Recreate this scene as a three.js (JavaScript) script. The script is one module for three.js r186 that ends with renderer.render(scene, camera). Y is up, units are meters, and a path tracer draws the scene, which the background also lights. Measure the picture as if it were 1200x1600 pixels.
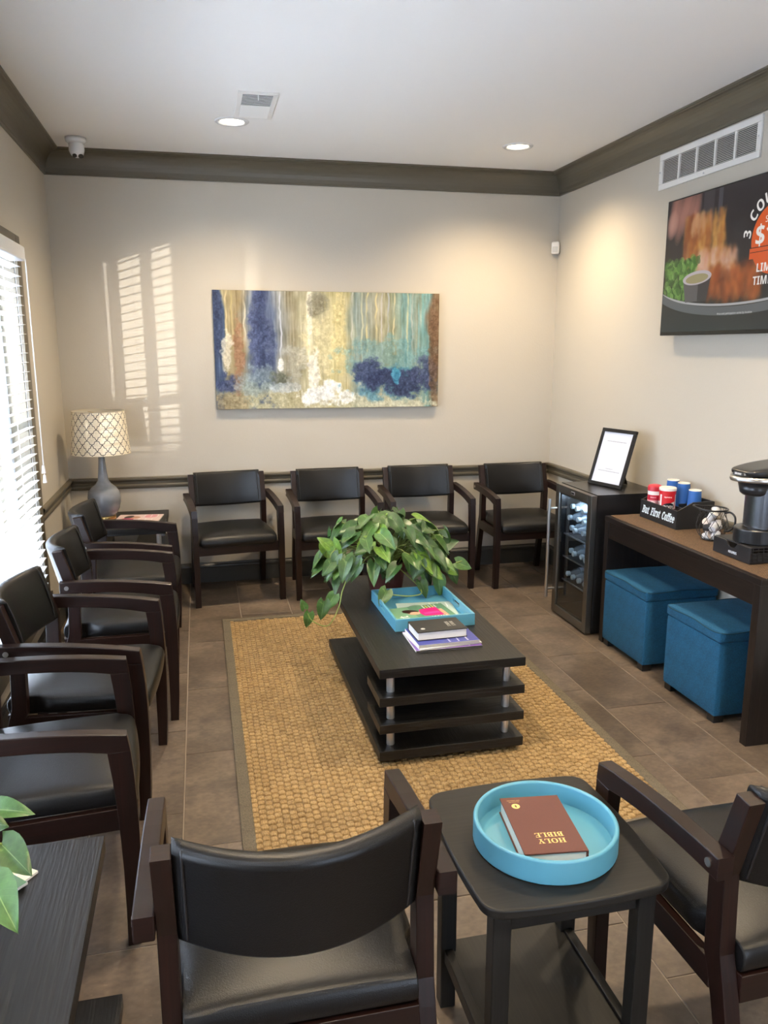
import * as THREE from 'three';
import { mergeGeometries } from 'three/addons/utils/BufferGeometryUtils.js';
import { RoundedBoxGeometry } from 'three/addons/geometries/RoundedBoxGeometry.js';
import { RectAreaLightUniformsLib } from 'three/addons/lights/RectAreaLightUniformsLib.js';

// ------------------------------------------------------------------ camera, sky, lights, exposure
RectAreaLightUniformsLib.init();
const scene = new THREE.Scene();
const camera = new THREE.PerspectiveCamera(65.31, 1200 / 1600, 0.02, 200);
camera.position.set(0.8516, 1.5828, 5.4365);
camera.rotation.order = 'YXZ';
camera.rotation.set(-0.2036, -0.2244, -0.0015);
scene.add(camera);
const renderer = new THREE.WebGLRenderer({ antialias: true });
renderer.toneMapping = THREE.LinearToneMapping;
renderer.toneMappingExposure = 1.28;
renderer.shadowMap.enabled = true;
renderer.shadowMap.type = THREE.PCFSoftShadowMap;

const W = 3.3454, H = 2.7411, HC = 2.6011, CD = 0.102, RAIL = 0.7485, ZF = 7.6;   // room: x 0..W, y 0..H, z 0 (back wall)..ZF
const lin = (r, g, b) => new THREE.Color().setRGB(r, g, b);
scene.background = lin(0.78, 0.93, 1.17).multiplyScalar(9.0);       // bright even daylight sky
const sun = new THREE.DirectionalLight(lin(0.86, 0.95, 1.08), 42);      // high sun on the window side: it strikes the slats and the pavement, the blind keeps it off the floor
sun.position.set(-7, 12, 3.6); sun.target.position.set(0, 0, 2.6); sun.castShadow = true; sun.shadow.radius = 1; sun.name = 'sun';
sun.shadow.mapSize.set(4096, 4096); Object.assign(sun.shadow.camera, { left: -9, right: 9, top: 9, bottom: -9, near: 1, far: 40 });
scene.add(sun, sun.target);
const WARM = lin(1.0, 0.79, 0.52);
const CAN_POWER = 8.4;

// ------------------------------------------------------------------ helpers
let seed = 7;
const rnd = () => { seed = (seed + 0x6d2b79f5) | 0; let t = Math.imul(seed ^ (seed >>> 15), 1 | seed); t = (t + Math.imul(t ^ (t >>> 7), 61 | t)) ^ t; return ((t ^ (t >>> 14)) >>> 0) / 4294967296; };
const rr = (a, b) => a + (b - a) * rnd();
const V = (x, y, z) => new THREE.Vector3(x, y, z);
const names = {};
const numbered = (n) => { const k = names[n] = (names[n] ?? -1) + 1; return k ? n + '_' + String(k).padStart(3, '0') : n; };
const shade = (o) => { o.traverse((m) => { if (m.isMesh) { m.castShadow = true; m.receiveShadow = true; } }); return o; };
function thing(name, label, category, [x, y, z] = [0, 0, 0], turn = 0, group) {
  const o = new THREE.Group(); o.name = numbered(name); scene.add(o);
  o.position.set(x, y, z); o.rotation.y = turn;
  o.userData = { label, category }; if (group) o.userData.group = group;
  return o;
}
function part(name, g, m, parent, label) {
  const o = new THREE.Mesh(g, m); o.name = name; o.castShadow = o.receiveShadow = true; parent.add(o);
  if (label) o.userData.label = label;
  return o;
}
function struct(name, g, m, label) {
  const o = g ? new THREE.Mesh(g, m) : new THREE.Group(); o.name = name; o.castShadow = o.receiveShadow = true;
  o.userData = { kind: 'structure' }; if (label) o.userData.label = label; scene.add(o); return o;
}
function dup(src, label, [x, y, z], turn) {
  const o = src.clone(); o.name = numbered(src.userData.base || src.name); scene.add(o);
  o.position.set(x, y, z); o.rotation.y = turn; o.userData = { ...src.userData, label };
  return o;
}
const merge = (list) => mergeGeometries(list.map((g) => { const n = g.index ? g.toNonIndexed() : g; for (const k of Object.keys(n.attributes)) if (!['position', 'normal', 'uv'].includes(k)) n.deleteAttribute(k); return n; }));
// uv in metres from the dominant normal; the grain (u) runs along axis
function uvm(g, axis = 0, ou = 0, ov = 0) {
  const p = g.attributes.position, n = g.attributes.normal, uv = new Float32Array(p.count * 2);
  for (let i = 0; i < p.count; i++) {
    const a = [Math.abs(n.getX(i)), Math.abs(n.getY(i)), Math.abs(n.getZ(i))], d = a.indexOf(Math.max(...a)), c = [p.getX(i), p.getY(i), p.getZ(i)];
    const o = [0, 1, 2].filter((k) => k !== d);
    if (o[1] === axis) o.reverse();
    uv[i * 2] = c[o[0]] + ou; uv[i * 2 + 1] = c[o[1]] + ov;
  }
  g.setAttribute('uv', new THREE.BufferAttribute(uv, 2)); return g;
}
function box(x0, x1, y0, y1, z0, z1, r = 0, axis = null) {       // axis-aligned box between corners, rounded by r, uv in metres
  const w = x1 - x0, h = y1 - y0, d = z1 - z0;
  const g = r ? new RoundedBoxGeometry(w, h, d, 2, Math.min(r, w / 2.01, h / 2.01, d / 2.01)) : new THREE.BoxGeometry(w, h, d);
  g.translate((x0 + x1) / 2, (y0 + y1) / 2, (z0 + z1) / 2);
  const big = [w, h, d];
  return uvm(g, axis ?? big.indexOf(Math.max(...big)));
}
const cyl = (r0, r1, h, x, y, z, seg = 24, open = false) => new THREE.CylinderGeometry(r1, r0, h, seg, 1, open).translate(x, y + h / 2, z);  // r0 bottom, r1 top, y base
const lathe = (pts, seg = 40) => new THREE.LatheGeometry(pts.map(([r, y]) => new THREE.Vector2(r, y)), seg);
const tube = (pts, r, seg = 24, rad = 8, closed = false) => new THREE.TubeGeometry(new THREE.CatmullRomCurve3(pts.map((p) => V(...p)), closed, 'catmullrom', 0.5), seg, r, rad, closed);
// polygon in (z, y) extruded along x from x0 to x1
function extrudeZY(pts, x0, x1, bevel = 0.002, curve = 6) {
  const s = pts instanceof THREE.Shape ? pts : new THREE.Shape(pts.map(([z, y]) => new THREE.Vector2(z, y)));
  const g = new THREE.ExtrudeGeometry(s, { depth: x1 - x0 - 2 * bevel, bevelEnabled: bevel > 0, bevelSize: bevel, bevelThickness: bevel, bevelOffset: -bevel, bevelSegments: 2, curveSegments: curve });
  g.applyMatrix4(new THREE.Matrix4().set(0, 0, 1, x0 + bevel, 0, 1, 0, 0, 1, 0, 0, 0, 0, 0, 0, 1));   // shape x -> z, depth -> x
  const idx = g.attributes.position; for (let i = 0; i < idx.count; i += 3) for (const k of ['position', 'normal']) { const a = g.attributes[k], t = [a.getX(i + 1), a.getY(i + 1), a.getZ(i + 1)]; a.setXYZ(i + 1, a.getX(i + 2), a.getY(i + 2), a.getZ(i + 2)); a.setXYZ(i + 2, ...t); }
  return g;
}
// profile (d = distance out of the wall, y) run along a wall; returns geometry in x (length) with wall at z = 0
function pillow(w, h, d, r, nx, ny, nz, fn) {
  const g = new THREE.BoxGeometry(2, 2, 2, nx, ny, nz), p = g.attributes.position, half = [w / 2, h / 2, d / 2];
  const e = (u) => Math.sin(u * Math.PI / 2);
  for (let i = 0; i < p.count; i++) {
    const q = [e(p.getX(i)) * half[0], e(p.getY(i)) * half[1], e(p.getZ(i)) * half[2]];
    const inn = q.map((c, k) => Math.max(-half[k] + r, Math.min(half[k] - r, c)));
    const dv = V(q[0] - inn[0], q[1] - inn[1], q[2] - inn[2]); if (dv.lengthSq() > 0) dv.setLength(Math.min(r, dv.length() + 1)); 
    const v = V(inn[0] + dv.x, inn[1] + dv.y, inn[2] + dv.z); if (fn) fn(v);
    p.setXYZ(i, v.x, v.y, v.z);
  }
  const uv = g.attributes.uv.clone(); g.deleteAttribute('uv'); g.deleteAttribute('normal');
  const m = weld(g); m.computeVertexNormals(); return uvm(m);
}
function weld(g) {                                                 // merge equal positions so that normals run smooth
  const p = g.attributes.position, map = new Map(), pos = [], id = [];
  for (let i = 0; i < p.count; i++) { const k = [p.getX(i), p.getY(i), p.getZ(i)].map((c) => Math.round(c * 1e5)).join(); if (!map.has(k)) { map.set(k, pos.length / 3); pos.push(p.getX(i), p.getY(i), p.getZ(i)); } id.push(map.get(k)); }
  const idx = g.index ? Array.from(g.index.array, (i) => id[i]) : id, out = [];
  for (let i = 0; i < idx.length; i += 3) if (idx[i] !== idx[i + 1] && idx[i + 1] !== idx[i + 2] && idx[i] !== idx[i + 2]) out.push(idx[i], idx[i + 1], idx[i + 2]);
  const m = new THREE.BufferGeometry(); m.setAttribute('position', new THREE.BufferAttribute(new Float32Array(pos), 3)); m.setIndex(out); return m;
}

// ------------------------------------------------------------------ textures
const hash = (x, y, s) => { let h = Math.imul(x, 374761393) + Math.imul(y, 668265263) + Math.imul(s, 974634777); h = Math.imul(h ^ (h >>> 13), 1274126177); return ((h ^ (h >>> 16)) >>> 0) / 4294967296; };
function vnoise(x, y, px, py, s) {                                 // tiling value noise, period px, py
  const ix = Math.floor(x), iy = Math.floor(y), fx = x - ix, fy = y - iy, u = fx * fx * (3 - 2 * fx), v = fy * fy * (3 - 2 * fy), m = (a, b) => ((a % b) + b) % b;
  const h = (a, b) => hash(m(a, px), m(b, py), s);
  return (h(ix, iy) * (1 - u) + h(ix + 1, iy) * u) * (1 - v) + (h(ix, iy + 1) * (1 - u) + h(ix + 1, iy + 1) * u) * v;
}
function fbm(x, y, fx, fy, oct, s) { let a = 0, w = 0.5, t = 0; for (let o = 0; o < oct; o++) { a += w * vnoise(x * fx, y * fy, fx, fy, s + o); t += w; w *= 0.5; fx *= 2; fy *= 2; } return a / t; }
function dataTex(w, h, fn, srgb, rx = 1, ry = 1) {
  const d = new Uint8Array(w * h * 4);
  for (let j = 0; j < h; j++) for (let i = 0; i < w; i++) { const c = fn((i + 0.5) / w, (j + 0.5) / h), o = (j * w + i) * 4; for (let k = 0; k < 3; k++) d[o + k] = Math.max(0, Math.min(255, Math.round((Array.isArray(c) ? c[k] : c) * 255))); d[o + 3] = 255; }
  const t = new THREE.DataTexture(d, w, h); t.wrapS = t.wrapT = THREE.RepeatWrapping; t.magFilter = THREE.LinearFilter; t.minFilter = THREE.LinearMipmapLinearFilter; t.generateMipmaps = true;
  if (srgb) t.colorSpace = THREE.SRGBColorSpace; t.repeat.set(rx, ry); t.needsUpdate = true; return t;
}
function canvasTex(w, h, draw) {
  const c = document.createElement('canvas'); c.width = w; c.height = h; draw(c.getContext('2d'), w, h);
  const t = new THREE.CanvasTexture(c); t.colorSpace = THREE.SRGBColorSpace; return t;
}
const mix = (a, b, t) => a.map((v, i) => v + (b[i] - v) * t);
const S = (o) => new THREE.MeshStandardMaterial(o), PH = (o) => new THREE.MeshPhysicalMaterial(o);

const tileTex = dataTex(1024, 1024, (x, y) => {
  const a = fbm(x, y, 4, 4, 5, 1), b = fbm(x, y, 12, 9, 4, 20), c = fbm(x, y, 90, 70, 3, 40), sp = vnoise(x * 170, y * 170, 170, 170, 77);
  let col = mix([0.37, 0.315, 0.265], [0.56, 0.495, 0.43], Math.max(0, Math.min(1, (a - 0.5) * 1.9 + 0.5))); col = mix(col, [0.31, 0.27, 0.235], Math.max(0, b - 0.48) * 1.6);
  const k = 0.86 + 0.28 * c + (sp > 0.955 ? 0.14 : 0); return col.map((v) => v * k);
}, true, 1 / 1.1, 1 / 1.1);
const tileBump = dataTex(512, 512, (x, y) => 0.5 * fbm(x, y, 8, 8, 5, 3) + 0.5 * fbm(x, y, 60, 60, 3, 9), false, 1 / 1.1, 1 / 1.1);
const M = {};
M.tile = [0.70, 0.64, 0.76].map((k) => S({ map: tileTex, color: lin(k, k, k), roughness: 0.5, bumpMap: tileBump, bumpScale: 0.0012 }));
M.grout = S({ color: lin(0.30, 0.25, 0.20), roughness: 0.9 });
const peel = dataTex(512, 512, (x, y) => fbm(x, y, 60, 60, 3, 5), false, 1 / 0.5, 1 / 0.5);
M.wall = PH({ color: lin(0.56, 0.515, 0.435), roughness: 0.5, bumpMap: peel, bumpScale: 0.0003, specularIntensity: 0.6 });
M.ceiling = S({ color: lin(0.86, 0.855, 0.84), roughness: 0.9 });
M.trim = S({ color: lin(0.122, 0.105, 0.073), roughness: 0.38 });
M.base = S({ color: lin(0.055, 0.053, 0.046), roughness: 0.4 });
const woodTex = dataTex(512, 512, (x, y) => {
  const g = fbm(x, y, 4, 60, 4, 11), h = fbm(x, y, 2, 16, 3, 15); return mix([0.078, 0.034, 0.025], [0.165, 0.075, 0.051], Math.min(1, Math.max(0, g * 0.9 + h * 0.6 - 0.35)));
}, true, 1 / 0.5, 1 / 0.25);
M.wood = PH({ map: woodTex, roughness: 0.38, specularIntensity: 0.75, clearcoat: 0.12, clearcoatRoughness: 0.2 });
const leatherBump = dataTex(512, 512, (x, y) => { const a = vnoise(x * 120, y * 120, 120, 120, 31), b = vnoise(x * 64, y * 64, 64, 64, 32); return Math.abs(a - 0.5) + Math.abs(b - 0.5); }, false, 1 / 0.16, 1 / 0.16);
M.leather = PH({ color: lin(0.0048, 0.005, 0.0056), roughness: 0.36, bumpMap: leatherBump, bumpScale: 0.00025, specularIntensity: 0.85 });
M.piping = PH({ color: lin(0.02, 0.02, 0.022), roughness: 0.3 });
const blackGrain = dataTex(1024, 512, (x, y) => { const g = fbm(x, y, 3, 110, 3, 51), n = fbm(x, y, 24, 160, 2, 55); const k = Math.pow(Math.max(0, g * 0.7 + n * 0.5 - 0.25), 1.6); return [0.040 + 0.15 * k, 0.038 + 0.145 * k, 0.036 + 0.14 * k]; }, true, 1 / 1.0, 1 / 0.5);
const blackGrainB = dataTex(1024, 512, (x, y) => { const g = fbm(x, y, 3, 110, 3, 51), n = fbm(x, y, 24, 160, 2, 55); return g * 0.6 + n * 0.4; }, false, 1 / 1.0, 1 / 0.5);
M.blackwood = PH({ map: blackGrain, roughness: 0.42, specularIntensity: 0.8, bumpMap: blackGrainB, bumpScale: 0.0012 });
M.espresso = PH({ map: blackGrain, color: lin(1.5, 0.95, 0.8), roughness: 0.36, bumpMap: blackGrainB, bumpScale: 0.0002 });
M.matteblack = S({ color: lin(0.020, 0.0195, 0.018), roughness: 0.55 });
M.steel = S({ color: lin(0.55, 0.54, 0.52), metalness: 1, roughness: 0.32 });
M.darksteel = S({ color: lin(0.24, 0.235, 0.22), metalness: 1, roughness: 0.36 });
M.alu = S({ color: lin(0.62, 0.63, 0.65), metalness: 0.85, roughness: 0.35 });
M.brass = S({ color: lin(0.62, 0.42, 0.16), metalness: 1, roughness: 0.25 });
M.white = S({ color: lin(0.80, 0.79, 0.76), roughness: 0.45 });
M.whitegloss = S({ color: lin(0.80, 0.81, 0.82), roughness: 0.25 });
M.black = S({ color: lin(0.010, 0.010, 0.011), roughness: 0.3 });
M.paper = S({ color: lin(0.82, 0.80, 0.75), roughness: 0.8 });
const tealTex = dataTex(256, 256, (x, y) => { const n = 0.75 + 0.5 * (0.5 * vnoise(x * 128, y * 40, 128, 40, 61) + 0.5 * vnoise(x * 40, y * 128, 40, 128, 62)); const f = 0.93 + 0.14 * fbm(x, y, 5, 5, 3, 66); return [0.075 * n * f, 0.325 * n * f, 0.46 * n * f]; }, true, 1 / 0.12, 1 / 0.12);
const weaveB = dataTex(256, 256, (x, y) => 0.5 + 0.25 * Math.sin(x * Math.PI * 2 * 48) + 0.25 * Math.sin(y * Math.PI * 2 * 48), false, 1 / 0.06, 1 / 0.06);
M.teal = PH({ map: tealTex, roughness: 0.9, bumpMap: weaveB, bumpScale: 0.0003, sheen: 0.3, sheenColor: lin(0.2, 0.5, 0.6), sheenRoughness: 0.5 });
M.tealseam = S({ color: lin(0.005, 0.05, 0.085), roughness: 0.9 });
M.bluetray = PH({ color: lin(0.105, 0.345, 0.475), roughness: 0.34 });

// ------------------------------------------------------------------ room shell
{ // floor: a grout bed and one mesh for each tile
  const fl = struct('floor', box(-0.12, W + 0.12, -0.12, -0.003, -0.12, ZF + 0.12), M.grout, 'brown tiled floor');
  const tw = 0.3037, tl = 0.6251, gap = 0.0042, x0 = 0.7305, z00 = 1.1728 - tl, cache = {};
  const tileGeo = (w, l, v) => {
    const key = [w.toFixed(3), l.toFixed(3), v].join();
    if (!cache[key]) {
      const a = w / 2, b = l / 2, c = 0.0016, y = 0, yb = -0.006, g = new THREE.BufferGeometry();
      const P = [[-a + c, y, -b + c], [a - c, y, -b + c], [a - c, y, b - c], [-a + c, y, b - c], [-a, -c, -b], [a, -c, -b], [a, -c, b], [-a, -c, b], [-a, yb, -b], [a, yb, -b], [a, yb, b], [-a, yb, b]];
      const q = (i, j, k, l2) => [i, j, k, i, k, l2], idx = [...q(3, 2, 1, 0)];
      for (let k = 0; k < 4; k++) { const n = (k + 1) % 4; idx.push(...q(k, n, n + 4, k + 4), ...q(k + 4, n + 4, n + 8, k + 8)); }
      const pos = []; for (const i of idx) pos.push(...P[i]);
      g.setAttribute('position', new THREE.BufferAttribute(new Float32Array(pos), 3)); g.computeVertexNormals();
      cache[key] = uvm(g, 2, v * 0.237, v * 0.391);
    }
    return cache[key];
  };
  let n = 0;
  for (let k = -3; k < 9; k++) {
    const xa = Math.max(0.008, x0 + k * tw), xb = Math.min(W - 0.008, x0 + (k + 1) * tw); if (xb - xa < 0.02) continue;
    const off = ((z00 + k * 0.2083) % tl + tl) % tl;
    for (let j = -1; j < 13; j++) {
      const za = Math.max(0.008, off + j * tl), zb = Math.min(ZF - 0.008, off + (j + 1) * tl); if (zb - za < 0.03) continue;
      const t = part('tile', tileGeo(xb - xa - gap, zb - za - gap, (k * 7 + j * 3 + 60) % 9), M.tile[(k * 5 + j * 11 + 90) % 3], fl);
      t.position.set((xa + xb) / 2, rr(-0.0004, 0.0004), (za + zb) / 2); n++;
    }
  }
}
struct('ceiling', box(-0.12, W + 0.12, H, H + 0.12, -0.12, ZF + 0.12), M.ceiling, 'smooth white ceiling');
struct('wall_back', box(-0.12, W + 0.12, 0, H, -0.12, 0), M.wall, 'greige back wall');
struct('wall_right', box(W, W + 0.12, 0, H, 0, ZF), M.wall, 'greige right wall');
const FD = [1.9, 2.8];
struct('wall_front', merge([box(-0.12, FD[0], 0, H, ZF, ZF + 0.12), box(FD[1], W + 0.12, 0, H, ZF, ZF + 0.12), box(FD[0], FD[1], 2.1, H, ZF, ZF + 0.12)]), M.wall, 'greige wall behind the viewer with a glazed door');
const WINS = [[1.09, 2.95], [3.45, 5.31]], WY0 = 0.32, WY1 = 2.05, WT = 0.16;
{ // left wall with two window openings
  const g = [box(-WT, 0, 0, WY0, 0, ZF), box(-WT, 0, WY1, H, 0, ZF)];
  let z = 0; for (const [a, b] of WINS) { g.push(box(-WT, 0, WY0, WY1, z, a)); z = b; } g.push(box(-WT, 0, WY0, WY1, z, ZF));
  struct('wall_left', merge(g), M.wall, 'greige left wall with blind-covered windows');
}
// mouldings: profile points [out, y] swept round the walls
function mould(name, prof, runs, m, label) {
  for (const [sd, a, b] of runs) {
    const n = prof.length, L = b - a, pos = [];
    const P = (k, e) => { const [d, y] = prof[k], u = e ? b - (sd.end ?? 0) * d : a + (sd.start ?? 0) * d; return sd.at(d, y, u); };
    for (let k = 0; k < n - 1; k++) { const q = [P(k, 0), P(k, 1), P(k + 1, 1), P(k, 0), P(k + 1, 1), P(k + 1, 0)]; for (const v of q) pos.push(...v); }
    const g = new THREE.BufferGeometry(); g.setAttribute('position', new THREE.BufferAttribute(new Float32Array(pos), 3)); g.computeVertexNormals(); uvm(g, 0);
    struct(name + sd.name, g, m, label);
  }
}
const BACK = { name: 'back', at: (d, y, u) => [u, y, d], start: 1, end: 1 }, LEFT = { name: 'left', at: (d, y, u) => [d, y, u], start: 1, end: 1 }, RIGHT = { name: 'right', at: (d, y, u) => [W - d, y, u], start: 1, end: 1 };
{
  const crown = [[0, HC], [0.012, HC], [0.012, HC + 0.012]];
  for (let k = 0; k <= 8; k++) { const t = k / 8; crown.push([0.014 + (CD - 0.026) * (1 - Math.cos(t * Math.PI / 2)), HC + 0.014 + (H - HC - 0.028) * Math.sin(t * Math.PI / 2)]); }
  crown.push([CD - 0.010, H - 0.012], [CD, H - 0.010], [CD, H]);
  mould('trim_crown_', crown, [[BACK, 0, W], [LEFT, 0, ZF], [RIGHT, 0, ZF]], M.trim, 'dark olive crown moulding');
  const rail = [[0, RAIL - 0.078], [0.008, RAIL - 0.078], [0.010, RAIL - 0.068], [0.016, RAIL - 0.062], [0.016, RAIL - 0.054], [0.011, RAIL - 0.046], [0.012, RAIL - 0.032], [0.020, RAIL - 0.022], [0.026, RAIL - 0.016], [0.026, RAIL - 0.006], [0.022, RAIL], [0, RAIL]];
  mould('trim_chair_rail_', rail, [[BACK, 0, W], [{ ...LEFT, end: 0 }, 0, WINS[0][0] - 0.09], [RIGHT, 0, ZF]], M.trim, 'olive chair rail moulding');
  const bb = [[0.014, 0], [0.014, 0.105], [0.018, 0.110], [0.016, 0.120], [0.008, 0.128], [0.006, 0.136], [0, 0.138]];
  mould('baseboard_', bb, [[BACK, 0, W], [LEFT, 0, ZF], [RIGHT, 0, ZF]], M.base, 'dark baseboard');
}

// ------------------------------------------------------------------ windows and blinds
M.glass = PH({ color: lin(1, 1, 1), transmission: 1, thickness: 0, roughness: 0.0, ior: 1.45 });
M.frameW = S({ color: lin(0.36, 0.38, 0.40), roughness: 0.5 });
M.slat = PH({ color: lin(0.87, 0.88, 0.89), roughness: 0.38 });
M.cord = S({ color: lin(0.72, 0.72, 0.70), roughness: 0.8 });
WINS.forEach(([a, b], wi) => {
  const w = struct('window_' + (wi + 1), null, null, wi ? 'window beside the viewer' : 'tall window behind white slatted blind');
  const c = 0.088, ct = 0.07;
  for (const [n, g] of [['casing', box(0, 0.018, WY0 - 0.02, WY1 + ct, a - c, a - 0.001, 0.003)], ['casing', box(0, 0.018, WY0 - 0.02, WY1 + ct, b + 0.001, b + c, 0.003)], ['casing', box(0, 0.018, WY1 + 0.001, WY1 + ct, a, b, 0.003)], ['casing', box(0, 0.03, WY0 - 0.09, WY0 - 0.02, a - c, b + c, 0.003)],
    ['jamb', box(-WT, 0, WY0, WY1, a - 0.001, a + 0.012)], ['jamb', box(-WT, 0, WY0, WY1, b - 0.012, b + 0.001)], ['jamb', box(-WT, 0, WY1 - 0.012, WY1 + 0.001, a, b)], ['sill', box(-WT, 0.03, WY0 - 0.02, WY0, a, b)]]) part(n, g, M.trim, w);
  const zs = [a + 0.012, a + 0.63, a + 1.24, b - 0.012];
  for (const z of [zs[0], zs[1] - 0.025, zs[2] - 0.025, zs[3] - 0.05]) part('mullion', box(-0.13, -0.08, WY0, WY1 - 0.012, z, z + 0.05, 0.003), M.frameW, w);
  for (const y of [WY0, 1.16, WY1 - 0.06]) part('window_rail', box(-0.125, -0.085, y, y + 0.048, zs[0] + 0.05, zs[3] - 0.05), M.frameW, w);
  for (let k = 0; k < 3; k++) part('pane', new THREE.PlaneGeometry(zs[k + 1] - zs[k] - 0.02, WY1 - WY0).rotateY(Math.PI / 2).translate(-0.105, (WY0 + WY1) / 2, (zs[k] + zs[k + 1]) / 2), M.glass, w);
  const bl = thing('window_blind', wi ? 'white slatted blind on the window nearest the viewer' : 'white horizontal slatted blind beside the row of chairs', 'blind', [0, 0, 0], 0);
  part('valance', box(-0.02, 0.058, WY1 - 0.058, WY1 + 0.012, a + 0.015, b - 0.015, 0.010), M.slat, bl);
  const sg = (() => { const g = new THREE.BoxGeometry(0.05, 0.0026, b - a - 0.05, 4, 1, 1), p = g.attributes.position; for (let i = 0; i < p.count; i++) p.setY(i, p.getY(i) - 6 * p.getX(i) ** 2); g.computeVertexNormals(); return uvm(g, 2); })();
  const n = 36, pitch = 0.0455, y0 = WY1 - 0.085;
  for (let k = 0; k < n; k++) { const s = part('slat', sg, M.slat, bl); s.position.set(0.008, y0 - k * pitch, (a + b) / 2); s.rotation.z = 0.19 + rr(-0.025, 0.025); }
  part('bottom_rail', box(-0.016, 0.032, y0 - n * pitch - 0.008, y0 - n * pitch + 0.012, a + 0.025, b - 0.025, 0.004), M.slat, bl);
  for (const z of [a + 0.16, a + 0.68, b - 0.68, b - 0.16]) for (const x of [-0.018, 0.034]) part('ladder_cord', cyl(0.0012, 0.0012, n * pitch + 0.02, x, y0 - n * pitch, z, 5), M.cord, bl);
  if (!wi) {
    for (const [z, l] of [[a + 0.05, 1.05], [a + 0.062, 1.0]]) { part('pull_cord', cyl(0.0016, 0.0016, l, 0.064, WY1 - 0.05 - l, z, 6), M.cord, bl); part('tassel', cyl(0.011, 0.006, 0.04, 0.064, WY1 - 0.09 - l, z, 10), M.whitegloss, bl); }
  }
});
for (const [a, b] of WINS) {          // skylight at the upper glass of each window, the colour and brightness of the sky behind it
  const l = new THREE.RectAreaLight(lin(0.78, 0.93, 1.17), 5, b - a - 0.1, 0.48); l.position.set(-0.19, 1.78, (a + b) / 2); l.lookAt(2, 1.78, (a + b) / 2); l.name = 'window_skylight'; scene.add(l);
}
{ // glazed entrance door behind the viewer
  const w = struct('door_1', null, null, 'glazed entrance door behind the viewer');
  for (const x of [FD[0], FD[1] - 0.08]) part('stile', box(x, x + 0.08, 0, 2.1, ZF + 0.03, ZF + 0.08), M.trim, w);
  for (const [y0, y1] of [[0, 0.2], [2.0, 2.1]]) part('rail', box(FD[0] + 0.08, FD[1] - 0.08, y0, y1, ZF + 0.03, ZF + 0.08), M.trim, w);
  part('pane', new THREE.PlaneGeometry(FD[1] - FD[0] - 0.15, 1.82).translate((FD[0] + FD[1]) / 2, 1.1, ZF + 0.055), M.glass, w);
  part('pull_handle', cyl(0.012, 0.012, 0.4, FD[0] + 0.05, 0.85, ZF + 0.0, 12), M.steel, w);
}
// outdoors: pavement and a pale building beyond
{ // parked car whose windscreen throws the sun's glint through the blind on to the back wall
  const t = thing('parked_car', 'silver car parked outside beyond the windows, out of view', 'car', [-3.0, -0.05, 13.2], 0.05);
  const paint = PH({ color: lin(0.45, 0.46, 0.48), metalness: 0.6, roughness: 0.3, clearcoat: 1 }), dark = S({ color: lin(0.01, 0.01, 0.012), roughness: 0.2 });
  part('body', uvm(extrudeZY([[-2.1, 0.3], [2.1, 0.3], [2.15, 0.7], [1.9, 0.85], [-1.0, 0.9], [-2.05, 0.72]], -0.85, 0.85, 0.05)), paint, t);
  part('cabin', uvm(extrudeZY([[-0.95, 0.9], [1.7, 0.87], [1.2, 1.38], [-0.2, 1.42]], -0.72, 0.72, 0.04)), dark, t);
  part('roof', uvm(extrudeZY([[-0.22, 1.42], [1.2, 1.38], [1.15, 1.42], [-0.15, 1.46]], -0.70, 0.70, 0.01)), paint, t);
  for (const z of [-1.3, 1.3]) for (const x of [-0.8, 0.8]) part('wheel', new THREE.CylinderGeometry(0.32, 0.32, 0.2, 28).rotateZ(Math.PI / 2).translate(x, 0.32, z), dark, t);
  const g = new THREE.SpotLight(lin(1.0, 0.95, 0.86), 330, 0, 0.075, 0.5, 2); g.position.set(-2.87, 0.95, 12.05); g.target.position.set(0.52, 1.72, 0); g.castShadow = true; g.shadow.radius = 1.2; g.name = 'windscreen_glint'; scene.add(g, g.target);
}
struct('ground_outside', box(-40, -WT - 0.02, -0.3, -0.05, -30, 40), S({ color: lin(0.10, 0.102, 0.105), roughness: 0.95 }), 'grey pavement outside the windows');

// ------------------------------------------------------------------ ceiling fittings
M.bulb = S({ color: lin(1, 0.95, 0.85), emissive: lin(1.0, 0.90, 0.70), emissiveIntensity: 5 });
function can(x, z, label) {
  const t = thing('recessed_light', label, 'ceiling light', [x, H, z], 0, undefined);
  part('trim_ring', lathe([[0.060, 0.02], [0.062, -0.002], [0.070, -0.007], [0.084, -0.006], [0.090, -0.001], [0.090, 0]], 40), M.whitegloss, t);
  part('lens', lathe([[0, -0.006], [0.03, -0.005], [0.0615, 0.0]], 32), M.bulb, t);
  const l = new THREE.SpotLight(WARM, CAN_POWER, 0, 1.25, 0.7, 2); l.position.set(x, H - 0.02, z); l.target.position.set(x, 0, z); l.castShadow = true; l.shadow.radius = 2.6; l.name = 'can_light';
  scene.add(l, l.target);
}
can(1.081, 0.866, 'lit recessed ceiling light beside the square air vent');
can(2.748, 0.69, 'lit recessed ceiling light towards the right corner');
can(1.10, 3.1, 'lit recessed ceiling light above the left chairs, outside the view');
can(2.75, 3.0, 'lit recessed ceiling light above the blue ottomans, outside the view');
can(1.10, 5.4, 'lit recessed ceiling light above the viewer, outside the view');
can(2.75, 5.4, 'lit recessed ceiling light right of the viewer, outside the view');
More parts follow.
